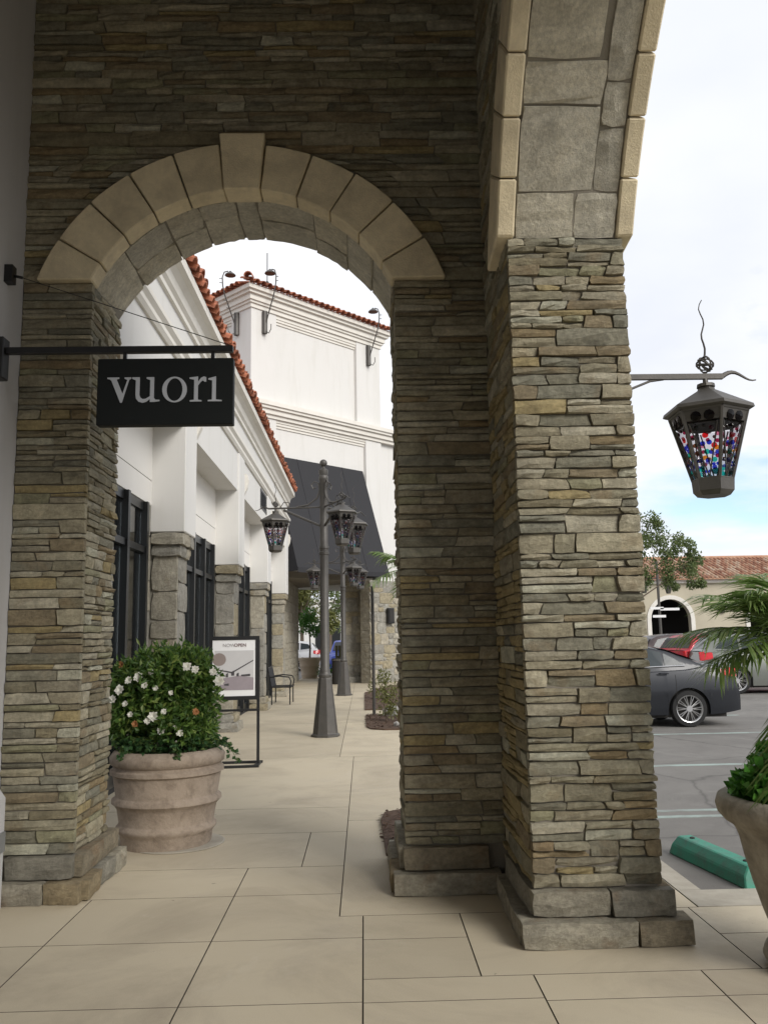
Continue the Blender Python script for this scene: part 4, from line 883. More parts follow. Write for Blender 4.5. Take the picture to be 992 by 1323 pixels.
for (x, y, z, r_) in lumps:
    c = PLC + Vector((x, y, z)); st.tube([PLC+Vector((x*.15, y*.15, .66)), PLC+Vector((x*.5, y*.5, .66+(z-.66)*.55)), c], 0.010, 5, 0.004)
    for i in range(int(320*r_/0.2*(r_/0.2)**0.6)):
        d = rv(); k_ = U(.35, 1.0)**0.5
        if d.z < -0.75: continue
        p = c + d*r_*k_
        rosette(mb, p, d, 3, 0.072, 0.027)
for i in range(230):
    a = U(0, 2*math.pi); x, y = -.06+.38*math.cos(a)*math.sqrt(U(0,1)), .34*math.sin(a)*math.sqrt(U(0,1)); z = 1.43 - .42*(x*x+y*y)/.2*.7 + U(-.08,.09)
    d = Vector((x*1.2, y, U(.3,1))).normalized(); p = PLC + Vector((x, y, z))
    for q in range(5): rosette(mb, p + d*.025*q, d, 3, .075, .026)
stuff(mb.build('foliage', 'leaf', shr)); st.build('stem', 'bark', shr)
def flower(P, d, r_, mt='petal'):
    mb = MB(); d = d.normalized(); e = d.orthogonal().normalized(); g = d.cross(e)
    for ringn, (n, rr, tl) in enumerate(((8, r_*.95, .45), (6, r_*.75, .9), (5, r_*.45, 1.5))):
        for i in range(n):
            a = 2*math.pi*(i+U(-.2,.2))/n + ringn*.5; o_ = e*math.cos(a)+g*math.sin(a)
            mb.leaf(P, (o_ + d*tl*U(.7,1.3)), d, rr*U(.9,1.1), rr*1.05, 0.25)
    return mb.build('flower', mt, shr)
for (px_, py_, r_) in ((185,872,.05),(172,876,.04),(160,888,.05),(150,900,.045),(193,882,.035),(168,905,.03),(207,886,.03),(245,860,.045),(255,864,.04),(283,880,.055),(276,868,.04),(205,921,.05),(198,926,.035),(218,915,.03),(215,938,.04),(238,942,.035),(232,935,.025),(201,866,.03),(175,918,.03),(226,892,.025)):
    # placed on the camera-side surface of the shrub, at the spot seen in the photograph
    x = (px_-470)/1111*7.0; z = 1.6 + (831-py_)/1111*7.0
    x -= PLC.x; ang = max(-1, min(1, x/0.6)); y = -0.36*math.sqrt(max(0.05, 1-ang*ang))
    flower(PLC + Vector((x, y, z)), Vector((x*.6, -1, .35)), r_)
for (x, y, z) in ((-.36,-.15,1.44),(.28,-.30,1.06),(-.18,-.36,.98)): flower(PLC+Vector((x,y,z)), Vector((x,-1,.3)), .035, 'petal_old')
ivy = thing('trailing_ivy', 'low trailing ivy spilling at the rim of the terracotta planter', 'ivy', PLC+Vector((0,0,.72)))
mb = MB(); stv = MB()
for i in range(1100):
    a = U(0, 2*math.pi); r_ = 0.40*math.sqrt(U(.15, 1)); p = PLC + Vector((r_*math.cos(a), r_*math.sin(a), .72 + U(0, .17)*(1.15-r_)))
    mb.leaf(p, (Vector((math.cos(a), math.sin(a), U(-.2, .6)))+rv()*.8), Vector((0,0,1))+rv()*.5, U(.035,.06), U(.03,.05))
for (a, l) in ((-.1, .17), (.25, .1), (-1.2, .06), (-2.2, .06)):
    pts = [PLC + Vector((math.cos(a)*(.41+t*l), math.sin(a)*(.41+t*l), .76+.05*math.sin(t*3)-.24*t*t*l/.32)) for t in [i/8 for i in range(9)]]
    MB().tube(pts, .004, 4, .002).build('stem', 'leaf', ivy)
    for p in pts:
        for q in range(4): mb.leaf(p+rv()*.015, rv()+Vector((0,0,-.2)), rv(), U(.03,.05), U(.028,.045))
stuff(mb.build('foliage', 'ivy', ivy))

# arm chair / bench by the wall
ch = thing('metal_armchair', 'black metal armchair against the shop wall', 'chair', (-2.3, 23.3, 0))
mb = MB()
for (x, y) in ((-1.93,22.75),(-2.4,22.75),(-1.93,23.75),(-2.4,23.75)): MB().tube([(x, y, 0), (x, y, .44)], .016, 6).build('leg', 'black', ch)
mb = MB(); [mb.box(-2.42, -1.9, y, y+.05, .43, .455) for y in [22.73+.085*i for i in range(13)]]; mb.build('seat', 'black', ch)
mb = MB(); mb.tube([(-2.40,22.74,.45),(-2.50,22.74,.95),(-2.50,23.76,.95),(-2.40,23.76,.45)], .018, 6)
for i in range(11): y = 22.84+i*.083; mb.tube([(-2.405,y,.46),(-2.498,y,.94)], .012, 4)
mb.build('backrest', 'black', ch)
for y in (22.73, 23.77): MB().tube([(-2.44,y,.70),(-2.2,y,.73),(-1.95,y,.70),(-1.90,y,.60),(-1.93,y,.44)], .017, 6).build('armrest', 'black', ch)

# litter bin, potted tree in the porch
bn = thing('litter_bin', 'dark cylindrical litter bin standing in front of the porch', 'litter bin', (-0.95, 33.0, 0))
MB().lathe([(.26,0),(.27,.04),(.27,.86),(.285,.87),(.285,.93),(.25,.96)], (-0.95,33.0,0), 20).build('bin_body', 'void', bn)
MB().lathe([(.275,.88),(.29,.9),(.275,.92)], (-0.95,33.0,0), 20, cap=False).build('rim_band', 'kerb', bn)
cr_ = thing('slatted_crate', 'green slatted crate on the wall behind the litter bin', 'crate', (-0.85, 36.6, .75))
mb = MB(); [mb.box(-1.2+.13*i, -1.1+.13*i, 36.5, 36.9, .98, 1.42) for i in range(6)]; mb.box(-1.2,-.45,36.6,36.8,0,.98); mb.build('slat', 'wood', cr_)
PT = Vector((-2.42, 38.8, 0))
pp = thing('terracotta_pot', 'pale terracotta pot with a small tree in the porch opening', 'planter', PT)
MB().lathe([(0,0),(.33,0),(.36,.12),(.37,.14),(.37,.17),(.36,.19),(.42,.5),(.44,.52),(.44,.56),(.43,.58),(.46,.74),(.49,.78),(.49,.88),(.46,.9),(.40,.9),(.38,.7),(0,.7)], PT, 28, cap=False).build('pot', 'paleterra', pp, smooth=50)
def leafcloud(mb, c, r_, n, l, wd, sq=1.0):
    for i in range(n):
        d = rv(); p = Vector(c) + Vector((d.x, d.y, d.z*sq))*r_*U(.2, 1)**.5
        mb.leaf(p, (d*.5+rv()), rv(), l*U(.6, 1.2), wd*U(.7, 1.2))
tr = thing('small_tree', 'small round headed tree in the pale pot in the porch', 'tree', PT+Vector((0,0,.7)))
MB().tube([PT+Vector((0,0,.65)), PT+Vector((.03,0,1.4)), PT+Vector((0,.02,2.0))], .045, 7, .03).build('trunk', 'bark', tr)
mb = MB()
for (x, y, z, r_) in ((0,0,2.4,.42),(-.3,.05,2.25,.32),(.3,-.05,2.3,.34),(0,0,2.8,.33),(.18,.1,2.05,.25),(-.2,-.1,2.62,.3)): leafcloud(mb, PT+Vector((x,y,z)), r_, 260, .12, .05)
stuff(mb.build('crown', 'bright', tr))
gp = thing('low_shrub', 'small bright green shrub beside the pale pot', 'shrub', (-1.75, 38.5, 0)); mb = MB()
for (x, z, r_) in ((-1.83,.25,.22),(-1.63,.4,.22),(-1.73,.6,.16)): leafcloud(mb, (x,38.5,z), r_, 160, .13, .04)
stuff(mb.build('foliage', 'bright', gp))
# mulch beds, rocks, plants along the right of the walkway
def bed(poly, h=0.05):
    o = structure(MB().prism(poly, lambda a, b, d: (a, b, d), 0.001, h*.5).build('mulch_bed', 'mulch'))
    mb = MB(); xs0 = [p[0] for p in poly]; ys0 = [p[1] for p in poly]
    for i in range(1500):
        x, y = U(min(xs0), max(xs0)), U(min(ys0), max(ys0))
        ins = False; j = len(poly)-1
        for k in range(len(poly)):
            if (poly[k][1] > y) != (poly[j][1] > y) and x < (poly[j][0]-poly[k][0])*(y-poly[k][1])/(poly[j][1]-poly[k][1])+poly[k][0]: ins = not ins
            j = k
        if not ins: continue
        d = rv(); d.z *= .15; mb.leaf(Vector((x, y, h*.5+U(0, .02))), d, Vector((0,0,1))+rv()*.6, U(.03,.07), U(.012,.03), .1)
    q = mb.build('bark_chips', 'mulch', o); stuff(q)
bed([(0.02,16.5),(0.10,16.05),(0.35,15.85),(1.9,15.85),(1.9,19.0),(0.02,19.0)])
bed([(0.0,20.4),(1.9,20.2),(1.9,30.5),(0.9,31.2),(0.0,27)])
bed([(0.13,8.0),(0.17,8.3),(0.35,8.45),(1.9,8.45),(1.9,6.75),(0.145,6.75)])
def rock(label, c, r_):
    mb = MB(); mb.ball(c, r_, 9, 6, .6)
    mb.v = [v + rv()*r_*.14 for v in mb.v]
    tag(mb.build('rock', 'rock', None, loc=c), label, 'rock')
rock('small pale rock at the front of the nearer mulch bed', (.62,16.3,.05), .10); rock('flat grey rock at the back edge of the nearer mulch bed', (.62,18.7,.06), .26)
def bush(label, c, lumps_, mt, n, l, wd, name='small_shrub', cat='shrub'):
    b = thing(name, label, cat, c); mb = MB(); s_ = MB(); c = Vector(c)
    for (x, y, z, r_) in lumps_:
        leafcloud(mb, c+Vector((x,y,z)), r_, n, l, wd); s_.tube([c, c+Vector((x,y,z))], .008, 4, .004)
    stuff(mb.build('foliage', mt, b)); s_.build('stem', 'bark', b)
bush('sparse yellow green shrub in the nearer mulch bed', (.42,17.3,.02), ((0,0,.25,.16),(.12,0,.42,.14),(-.05,.05,.5,.12),(.15,.1,.2,.14)), 'yellowleaf', 90, .09, .03)
bush('yellowish shrub in the farther mulch bed by the tower', (.35,24.0,.02), ((0,0,.3,.25),(.2,.1,.6,.2),(.35,0,.3,.25)), 'yellowleaf', 120, .12, .04)
# thin sign post seen edge on
sp = thing('sign_post', 'thin dark signpost with its plate seen edge on beside the mulch bed', 'sign post', (0.20, 18.9, 0))
MB().tube([(.20,18.9,0),(.20,18.9,2.78)], .035, 8).build('pole', 'dark', sp)
MB().box(.175,.205,18.62,19.0,2.2,2.76).build('plate', 'black', sp)

# ================================================================== PARKING LOT, RIGHT SIDE
# green wheel stop
ws = thing('wheel_stop', 'green painted concrete wheel stop at the edge of the parking lot', 'wheel stop', (2.37, 6.2, -.035))
mb = MB(); W0 = [(-.115,0),(.115,0),(.10,.075),(.055,.135),(-.055,.135),(-.10,.075)]
A, B = Vector((2.55,5.80,-.035)), Vector((2.40,6.80,-.035)); dr = (B-A).normalized(); sd_ = Vector((dr.y,-dr.x,0))
mb.prism(W0, lambda a, b, d: A + dr*(d*(B-A).length + (0.05 if d < .5 else -.05)*(b/.135)) + sd_*a + Vector((0,0,b)), 0, 1)
build_bev(mb, 'concrete_bar', 'green', ws, .008)
for t in (.16, .84):
    p = A.lerp(B, t) + Vector((0,0,.133)); MB().lathe([(.02,0),(.02,.008),(.012,.012)], p, 8).build('anchor_pin', 'void', ws)
# right urn with palm and ground cover
UC = Vector((2.235, 4.35, 0.02))
ur = thing('stone_urn', 'wide rimmed mottled stone urn at the right edge of the walkway', 'urn', UC)
MB().lathe([(0,0),(.30,0),(.315,.03),(.30,.07),(.27,.10),(.265,.14),(.30,.24),(.335,.36),(.365,.48),(.385,.58),(.40,.62),(.415,.645),(.45,.665),(.48,.70),(.488,.735),(.475,.775),(.445,.792),(.405,.785),(.385,.74),(.36,.62),(0,.62)], UC, 48, cap=False).build('pot', 'urn', ur, smooth=60)
MB().lathe([(0,.76),(.2,.75),(.385,.70)], UC, 20, cap=False).build('soil', 'soil', ur)
gc = thing('leafy_ground_cover', 'bright green leafy plant mounded in the stone urn', 'plant', UC+Vector((0,0,.75))); mb = MB()
for (x, y, z, r_) in ((-.22,-.1,.86,.17),(0,-.22,.88,.17),(-.1,.1,.9,.18),(.2,0,.9,.2),(.15,-.2,.85,.16),(-.30,.05,.82,.11),(-.05,-.05,.95,.13),(0,.25,.88,.18)): leafcloud(mb, UC+Vector((x,y,z)), r_, 330, .058, .05, .8)
stuff(mb.build('foliage', 'bright', gc))
def frond(parent, p0, az, el, l, droop, nl=34, ll=.30, lw=.018, sw_=.5, hang=.35, mt='palm'):
    mb = MB(); p0 = Vector(p0); h = Vector((math.cos(az), math.sin(az), 0)); pts = []; n = 16
    for i in range(n+1):
        t = i/n; pts.append(p0 + h*(l*t*math.cos(el)) + Vector((0,0,l*(math.sin(el)*t - droop*t*t))))
    mb.tube(pts, .010, 5, .003)
    side = Vector((-h.y, h.x, 0))
    for i in range(2, nl):
        t = i/nl; k = t*n; a = int(k); p = pts[a].lerp(pts[min(a+1,n)], k-a); tg = (pts[min(a+1,n)]-pts[max(a-1,0)]).normalized()
        upv = side.cross(tg)
        le = ll*(0.45+1.3*math.sin(min(1, t*1.15)*math.pi*.82))*.62*U(.85,1.1)
        for sg in (-1, 1):
            d = (tg*U(.65,.95) + side*sg*U(.8,1.0) + upv*U(-.05,.30)).normalized()
            a_ = p; b_ = p + d*le*.5 + Vector((0,0,-hang*le*.10)); c_ = p + d*le*.93 + Vector((0,0,-hang*le*U(.4,.8)))
            wv = d.cross(upv).normalized()*lw*.5 if d.cross(upv).length > .1 else side*lw*.5
            wv = (tg - d*tg.dot(d)).normalized()*lw*.5
            mb.add([a_-wv*.5, a_+wv*.5, b_+wv, b_-wv, c_], [(0,1,2,3),(3,2,4)])
    return mb.build('frond', mt, parent)
pm = thing('potted_palm', 'feathery palm with arching fronds growing in the stone urn', 'palm', UC+Vector((0,0,.75)))
MB().lathe([(.07,.70),(.085,.9),(.075,1.15),(.06,1.30),(.03,1.38)], UC+Vector((.02,.05,0)), 10).build('trunk', 'bark', pm)
pc0 = UC + Vector((.05, .08, 1.46))
for (az, el, l, dr_) in ((187,40,.66,.46),(200,56,.66,.42),(170,55,.66,.42),(214,34,.60,.46),(180,22,.56,.42),(152,36,.72,.42),(238,46,.68,.42),(125,50,.85,.38),(95,60,.95,.4),(60,45,1.0,.42),(30,52,1.0,.42),(0,40,1.0,.42),(330,50,.95,.42),(300,45,.9,.42),(270,26,.7,.42),(193,28,.60,.55),(172,68,.62,.5),(226,-46,.70,.10),(205,70,.62,.35),(225,58,.66,.4),(190,64,.72,.46),(250,-30,.6,.2)):
    frond(pm, pc0, R(az+U(-4,4)), R(el), l*1.04, dr_, 44, .30, .0115)
# palm behind the arch pier
pm2 = thing('palm_tree', 'palm showing only frond tips behind the shaded right pier', 'palm', (1.15, 17.6, 0))
MB().tube([(1.15,17.6,0),(1.17,17.6,1.4),(1.15,17.6,2.9)], .15, 9, .11).build('trunk', 'bark', pm2)
for i in range(14):
    frond(pm2, (1.15,17.6,2.95), R(i*26+5), R(U(15,60)), U(1.1,1.35), U(.3,.6), 30, .42, .028)

# ------------------------------------------------------------------ cars
def lerp_pts(pts, x):
    if x <= pts[0][0]: return pts[0][1]
    for (a, b), (c, d) in zip(pts, pts[1:]):
        if x <= c: t = (x-a)/(c-a); t2 = t*t*(3-2*t); return b+(d-b)*(t*.6+t2*.4)
    return pts[-1][1]
SEDAN = dict(L=4.62, W=1.78, xf=.92, xr=3.62, r=.325, sh=[(0,.58),(.12,.70),(.5,.80),(1.35,.92),(2.6,.96),(3.6,1.00),(4.05,1.06),(4.44,1.06),(4.50,1.00),(4.60,.62),(4.62,.60)],
    deck=[(0,.60),(.12,.74),(.5,.86),(1.35,1.0),(2.6,1.02),(3.55,1.05),(4.0,1.12),(4.40,1.13),(4.46,1.10),(4.52,.98),(4.60,.64),(4.62,.60)],
    roof=[(1.25,.98),(1.6,1.17),(1.98,1.37),(2.2,1.43),(2.6,1.46),(3.0,1.44),(3.3,1.37),(3.65,1.24),(3.95,1.12)], wb=.80,
    win=[[(1.72,1.05),(2.66,1.07),(2.66,1.39),(2.24,1.37),(2.02,1.30)],[(2.74,1.07),(3.22,1.085),(3.22,1.33),(3.02,1.375),(2.74,1.39)],[(3.255,1.085),(3.60,1.10),(3.44,1.22),(3.255,1.315)]],
    ws=(1.36,2.0), rw=(3.22,3.88), doors=[(1.30,None),(2.70,None),(3.40,None)], tail=(4.22,4.56,.88,1.05), chrome=[(1.7,1.035),(3.62,1.085)], handle=[(2.45,.93),(3.18,.955)])
SUV = dict(L=4.5, W=1.85, xf=.9, xr=3.55, r=.36, sh=[(0,.70),(.12,.84),(.6,.98),(1.2,1.06),(2.6,1.10),(4.2,1.16),(4.38,1.14),(4.46,.80),(4.5,.72)],
    deck=[(0,.72),(.12,.90),(.6,1.04),(1.2,1.12),(2.6,1.12),(4.2,1.17),(4.38,1.15),(4.46,.84),(4.5,.72)],
    roof=[(1.05,1.08),(1.45,1.33),(1.85,1.57),(2.1,1.64),(2.6,1.68),(3.3,1.67),(3.85,1.62),(4.05,1.54),(4.36,1.16)], wb=.85,
    win=[[(1.55,1.16),(2.5,1.18),(2.5,1.58),(2.1,1.56),(1.9,1.48)],[(2.58,1.18),(3.35,1.20),(3.35,1.58),(2.58,1.59)],[(3.42,1.20),(4.05,1.25),(3.85,1.50),(3.42,1.57)]],
    ws=(1.15,1.84), rw=(4.06,4.30), doors=[(1.2,None),(2.54,None),(3.4,None)], tail=(4.15,4.47,.92,1.18), chrome=[(1.5,1.14),(4.0,1.20)], handle=[(2.35,1.02),(3.2,1.04)])
def car(label, loc, rz, spec, mt, roofrail=False):
    c = thing('parked_car', label, 'car', (0,0,0), 'cars in the parking lot', True)
    Lc, W, xf, xr, r_ = spec['L'], spec['W'], spec['xf'], spec['xr'], spec['r']; hw = W/2; ra = r_+.055
    def wid(x):
        d = min(x, Lc-x); e = .75 if x < Lc/2 else .6
        return hw*(1 - (.30 if x < Lc/2 else .20)*max(0, (e-d)/e)**2.4)
    xs = {0, .03, .12, .3, Lc, Lc-.02, Lc-.06, Lc-.12, Lc-.18, Lc-.25, Lc-.4}
    for xa in (xf, xr):
        for k in range(17): xs.add(xa - ra*math.cos(math.pi*k/16))
        xs.add(xa-ra-.002); xs.add(xa+ra+.002)
    x = .45
    while x < Lc: xs.add(x); x += .18
    xs = sorted(xs); xs = [x for i, x in enumerate(xs) if i == 0 or x-xs[i-1] > 5e-4]
    K = 9; S_ = [1.0, .93, .75, .4, 0]
    rows = []
    for x in xs:
        zb = .22 + .06*max(0, (.5-min(x, Lc-x))/.5)
        for xa in (xf, xr):
            if abs(x-xa) <= ra: zb = max(zb, r_*.98 + math.sqrt(max(0, ra*ra-(x-xa)**2)))
        zs = max(lerp_pts(spec['sh'], x), zb+.02); zc = max(lerp_pts(spec['deck'], x), zs+.005); w0 = wid(x)
        row = []
        for k in range(K+1):
            t = k/K; z = zb + (zs-zb)*t
            y = w0*(1 - .10*max(0, (z-.62)/.45)**2 - .05*max(0, (.55-z)/.35)**1.5)
            if abs(z-.50) < .04: y -= .006
            row.append((x, y, z))
        yt = row[-1][1]
        for s_ in S_[1:]: row.append((x, yt*s_, zc - (zc-zs)*s_**4))
        rows.append(row)
    vs = []; fs = []; n = K+1+len(S_)-1
    for row in rows:
        vs += row; vs += [(p[0], -p[1], p[2]) for p in row[:-1]][::-1]
    m2 = 2*n-1
    for i in range(len(rows)-1):
        for j in range(m2-1): fs.append((i*m2+j, i*m2+j+1, (i+1)*m2+j+1, (i+1)*m2+j))
        fs.append((i*m2+m2-1, i*m2, (i+1)*m2, (i+1)*m2+m2-1))
    fs += [tuple(range(m2)), tuple((len(rows)-1)*m2+j for j in range(m2))[::-1]]
    mb = MB(); mb.add(vs, fs)
    # greenhouse
    rp_ = spec['roof']; gx = [rp_[0][0] + (rp_[-1][0]-rp_[0][0])*i/26 for i in range(27)]
    wb = spec['wb']; kk = .36
    zr = lambda x: lerp_pts(rp_, x); bl = lambda x: lerp_pts(spec['sh'], x)-.01
    def yw(x, z): return (wb - (.06*max(0, (x-Lc*.62)/(Lc*.3))**2) - .05*max(0,(2.0-x))**2) - max(0, z-bl(x))*kk
    gv = []; gf = []; 
    for x in gx:
        b0, t0 = bl(x), zr(x); t0 = max(t0, b0+.01); e = max(b0+.005, t0-.055)
        half = [(x, yw(x,b0), b0), (x, yw(x,e), e), (x, yw(x,e)-.03, t0-.02), (x, yw(x,e)*.8, t0), (x, yw(x,e)*.4, t0+.012), (x, 0, t0+.016)]
        gv += half + [(p[0], -p[1], p[2]) for p in half[:-1]][::-1]
    g2 = 11
    for i in range(26):
        for j in range(g2-1): gf.append((i*g2+j, i*g2+j+1, (i+1)*g2+j+1, (i+1)*g2+j))
    mb.add(gv, gf)
    body = mb.build('body', mt, c, smooth=32)
    MB().box(.3, Lc-.3, -hw+.12, hw-.12, .17, .75).build('underbody', 'void', c)
    for sg in (-1, 1):
        for wpoly in spec['win']:
            w_ = MB().prism([(x, z) for x, z in wpoly], lambda a, b, d: (a, sg*(yw(a,b)+d), b), -.004, .007); w_.build('window', 'carwin', c)
        q = spec['chrome']; MB().tube([(x, sg*(yw(x,z)+.012), z) for x, z in [(q[0][0]+(q[1][0]-q[0][0])*i/10, q[0][1]+(q[1][1]-q[0][1])*i/10) for i in range(11)]], .011, 5).build('trim_strip', 'chrome', body)
        for (x, z) in spec['handle']: MB().tube([(x-.09, sg*(hw*.985), z), (x-.05, sg*(hw*.985+.02), z+.004), (x+.05, sg*(hw*.985+.02), z+.004), (x+.09, sg*(hw*.985), z)], .013, 6).build('door_handle', mt, body)
        for (x, _) in spec['doors']:
            mbd = MB()
            pts = [(x+.004*math.sin(i), sg*(wid(x)*(1 - .10*max(0, (z-.62)/.45)**2 - .05*max(0, (.55-z)/.35)**1.5)+.0005), z) for i, z in enumerate([.30+.07*k for k in range(10)]) if z < lerp_pts(spec['sh'], x)]
            mbd.tube(pts, .0045, 4); mbd.build('door_seam', 'void', body)
        x0, x1, z0, z1 = spec['tail']; xm = x1-.02
        yo = lambda x: wid(x)*.955
        t_ = MB(); nx_ = 8; tv = []
        for i in range(nx_+1):
            xq = x0 + (x1-x0)*i/nx_; lo = z0 + .05*(1-i/nx_)**2; hi = z1 - .03*(i/nx_)**2 - .05*(1-i/nx_)**3
            for k in range(4):
                zq = lo + (hi-lo)*k/3; yq = wid(min(xq, Lc-.03))*(1-.10*max(0, (zq-.62)/.45)**2)
                tv += [(xq, sg*(yq+.012), zq), (xq, sg*(yq-.08), zq)]
        tf = []
        for i in range(nx_):
            for k in range(3):
                q = (i*4+k)*2; w8 = q+8; tf += [(q, q+2, w8+2, w8), (q+1, w8+1, w8+3, q+3)]
            q = i*8; tf += [(q, q+8, q+9, q+1), (q+6, q+7, q+15, q+14)]
        tf += [(0,1,3,2),(2,3,5,4),(4,5,7,6)] + [(nx_*8+a_, nx_*8+b_, nx_*8+c_, nx_*8+d_) for a_, b_, c_, d_ in ((0,2,3,1),(2,4,5,3),(4,6,7,5))]
        t_.add(tv, tf)
        t_.build('taillight', 'taillight', c)
        h_ = MB(); h_.prism([(.10,.60),(.55,.70),(.50,.78),(.16,.70)], lambda a, b, d: (a, sg*(wid(a)*(.80 if d < 0 else .995)), b), -1, 1); h_.build('headlight', 'headlight', c)
    for (nm, (xa, xb)) in (('windscreen', spec['ws']), ('rear_window', spec['rw'])):
        mbw = MB(); pts = []
        for x in [xa+(xb-xa)*i/6 for i in range(7)]:
            z = zr(x); y = max(.2, yw(x, z-.05)-.10); pts.append((x, y, z))
        off = -.012 if nm == 'windscreen' else .012
        va = [(x+off*.5, y, z+.020) for x, y, z in pts] + [(x+off*.5, -y, z+.020) for x, y, z in pts]; 
        mid = [(x+off*.5, 0, z+.030) for x, y, z in pts]
        fsw = []
        for i in range(6): fsw += [(i, i+1, 14+i+1, 14+i), (14+i, 14+i+1, 7+i+1, 7+i)]
        mbw.add(va+mid, fsw); mbw.build(nm, 'p_black', c, smooth=True)
    MB().box(Lc-.012, Lc+.006, -.26, .26, .66, .79).build('number_plate', 'kerb', c)
    for xa in (xf, xr):
        for sg in (-1, 1):
            wh = MB(); y0 = sg*(hw-.11)
            F_ = lambda r2, a, y: (xa + r2*math.cos(a), y0 + sg*y, r_ + r2*math.sin(a))
            prof = [(r_*.70,-.10),(r_*.93,-.105),(r_,-.08),(r_,.06),(r_*.95,.09),(r_*.74,.095),(r_*.70,.08)]
            nn = 32; vs = [F_(a, 2*math.pi*j/nn, b) for a, b in prof for j in range(nn)]
            ff = [(i*nn+j, i*nn+(j+1)%nn, (i+1)*nn+(j+1)%nn, (i+1)*nn+j) for i in range(len(prof)-1) for j in range(nn)]
            wh.add(vs, ff); tyre = wh.build('wheel', 'tyre', c, smooth=40)
            di = MB(); di.add([F_(r_*.69, 2*math.pi*j/nn, .02) for j in range(nn)], [tuple(range(nn))]); di.build('wheel_disc', 'void', tyre)
            rm = MB(); pr2 = [(r_*.66,.05),(r_*.72,.088),(r_*.74,.096),(r_*.70,.09),(r_*.66,.07)]
            vs = [F_(a, 2*math.pi*j/nn, b) for a, b in pr2 for j in range(nn)]
            rm.add(vs, [(i*nn+j, i*nn+(j+1)%nn, (i+1)*nn+(j+1)%nn, (i+1)*nn+j) for i in range(len(pr2)-1) for j in range(nn)])
            for s_ in range(10):
                for da in (-.10, .10):
                    a = 2*math.pi*s_/10; p0, p1 = F_(r_*.14, a+da*.4, .075), F_(r_*.70, a+da, .082)
                    rm.tube([p0, p1], .0095, 5, .008)
            rm.add([F_(r_*.17, 2*math.pi*j/12, .086) for j in range(12)] + [F_(r_*.19, 2*math.pi*j/12, .06) for j in range(12)], [tuple(range(12))]+[(j,(j+1)%12,12+(j+1)%12,12+j) for j in range(12)])
            rm.build('rim', 'rim', tyre, smooth=30)
    if roofrail:
        for sg in (-1, 1): MB().tube([(1.9,sg*.60,1.66),(2.1,sg*.60,1.71),(3.7,sg*.58,1.70),(3.9,sg*.58,1.64)], .018, 6).build('roof_rail', 'void', c)
    c.location = loc; c.rotation_euler = (0,0,rz); return c
GZ = -.036
car('dark grey sedan parked nose in beside the corner pillar', (2.20, 16.50, GZ), 0, SEDAN, 'p_grey')
car('red suv with chrome window surround behind the grey sedan', (13.7, 28.4, GZ), R(200), SUV, 'p_red')
car('dark brown hatchback left of the red suv', (14.0, 31.2, GZ), R(186), SUV, 'p_brown')
car('grey green suv behind the palm fronds', (13.9, 24.4, GZ), R(174), SUV, 'p_olive')
car('black sedan with silver wheels at the right edge of the lot', (13.5, 31.8, GZ), R(0), SEDAN, 'p_black')
car('white suv behind the black sedan at the right edge', (13.6, 36.5, GZ), R(0), SUV, 'p_white')
car('white suv seen through the porch behind the small tree', (-7.0, 50.0, GZ), R(0), SUV, 'p_white')
car('blue suv seen through the porch right of the lamp post', (-0.95, 45.0, GZ), R(90), SUV, 'p_blue')

# ================================================================== FAR SIDE OF THE LOT
fb_ = thing('arcade_building', 'cream stucco building with an arched opening and clay tile roof across the lot', 'building', (26, 64, 0))
def farch(x0, x1, yf, zt, arches, name='wall'):
    # front wall with round arched openings, as a single prism outline
    poly = [(x0, -.1)]
    for (a, b, zs) in arches:
        r_ = (b-a)/2; poly += [(a, -.1), (a, zs)] + [(a+r_-r_*math.cos(math.pi*i/14), zs+r_*math.sin(math.pi*i/14)) for i in range(1, 14)] + [(b, zs), (b, -.1)]
    poly += [(x1, -.1), (x1, zt), (x0, zt)]
    return poly
ar = [(13.2, 16.6, 2.3), (20.05, 22.85, 2.7), (27.0, 29.8, 2.7), (33.5, 36.3, 2.7)]
MB().prism(farch(10, 60, 60, 5.35, ar), lambda a, b, d: (a, d, b), 60.0, 60.5).build('wall', 'cream', fb_)
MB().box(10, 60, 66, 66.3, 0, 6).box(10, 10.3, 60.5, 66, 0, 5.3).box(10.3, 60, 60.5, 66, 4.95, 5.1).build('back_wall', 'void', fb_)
for (a, b, zs) in ar:
    r_ = (b-a)/2; mb = MB()
    for i in range(14):
        t0, t1 = math.pi*i/14, math.pi*(i+1)/14; c = a+r_
        mb.prism([(c-r_*math.cos(t0), zs+r_*math.sin(t0)), (c-r_*math.cos(t1), zs+r_*math.sin(t1)), (c-(r_+.28)*math.cos(t1), zs+(r_+.28)*math.sin(t1)), (c-(r_+.28)*math.cos(t0), zs+(r_+.28)*math.sin(t0))], lambda p, q, d: (p, d, q), 59.93, 60.0)
    mb.box(a-.28, a, 59.93, 60, 0, zs); mb.box(b, b+.28, 59.93, 60, 0, zs); mb.build('arch_trim', 'trimw', fb_)
MB().box(10, 60, 59.75, 60.0, 5.2, 5.42).build('eave_moulding', 'trimw', fb_)
rfar = MB().prism([(59.45, 5.42), (59.45, 5.48), (65, 7.35), (70, 5.6), (70, 5.42)], lambda a, b, d: (d, a, b), 9.6, 60.4).build('roof', 'farroof', fb_)
mb = MB()
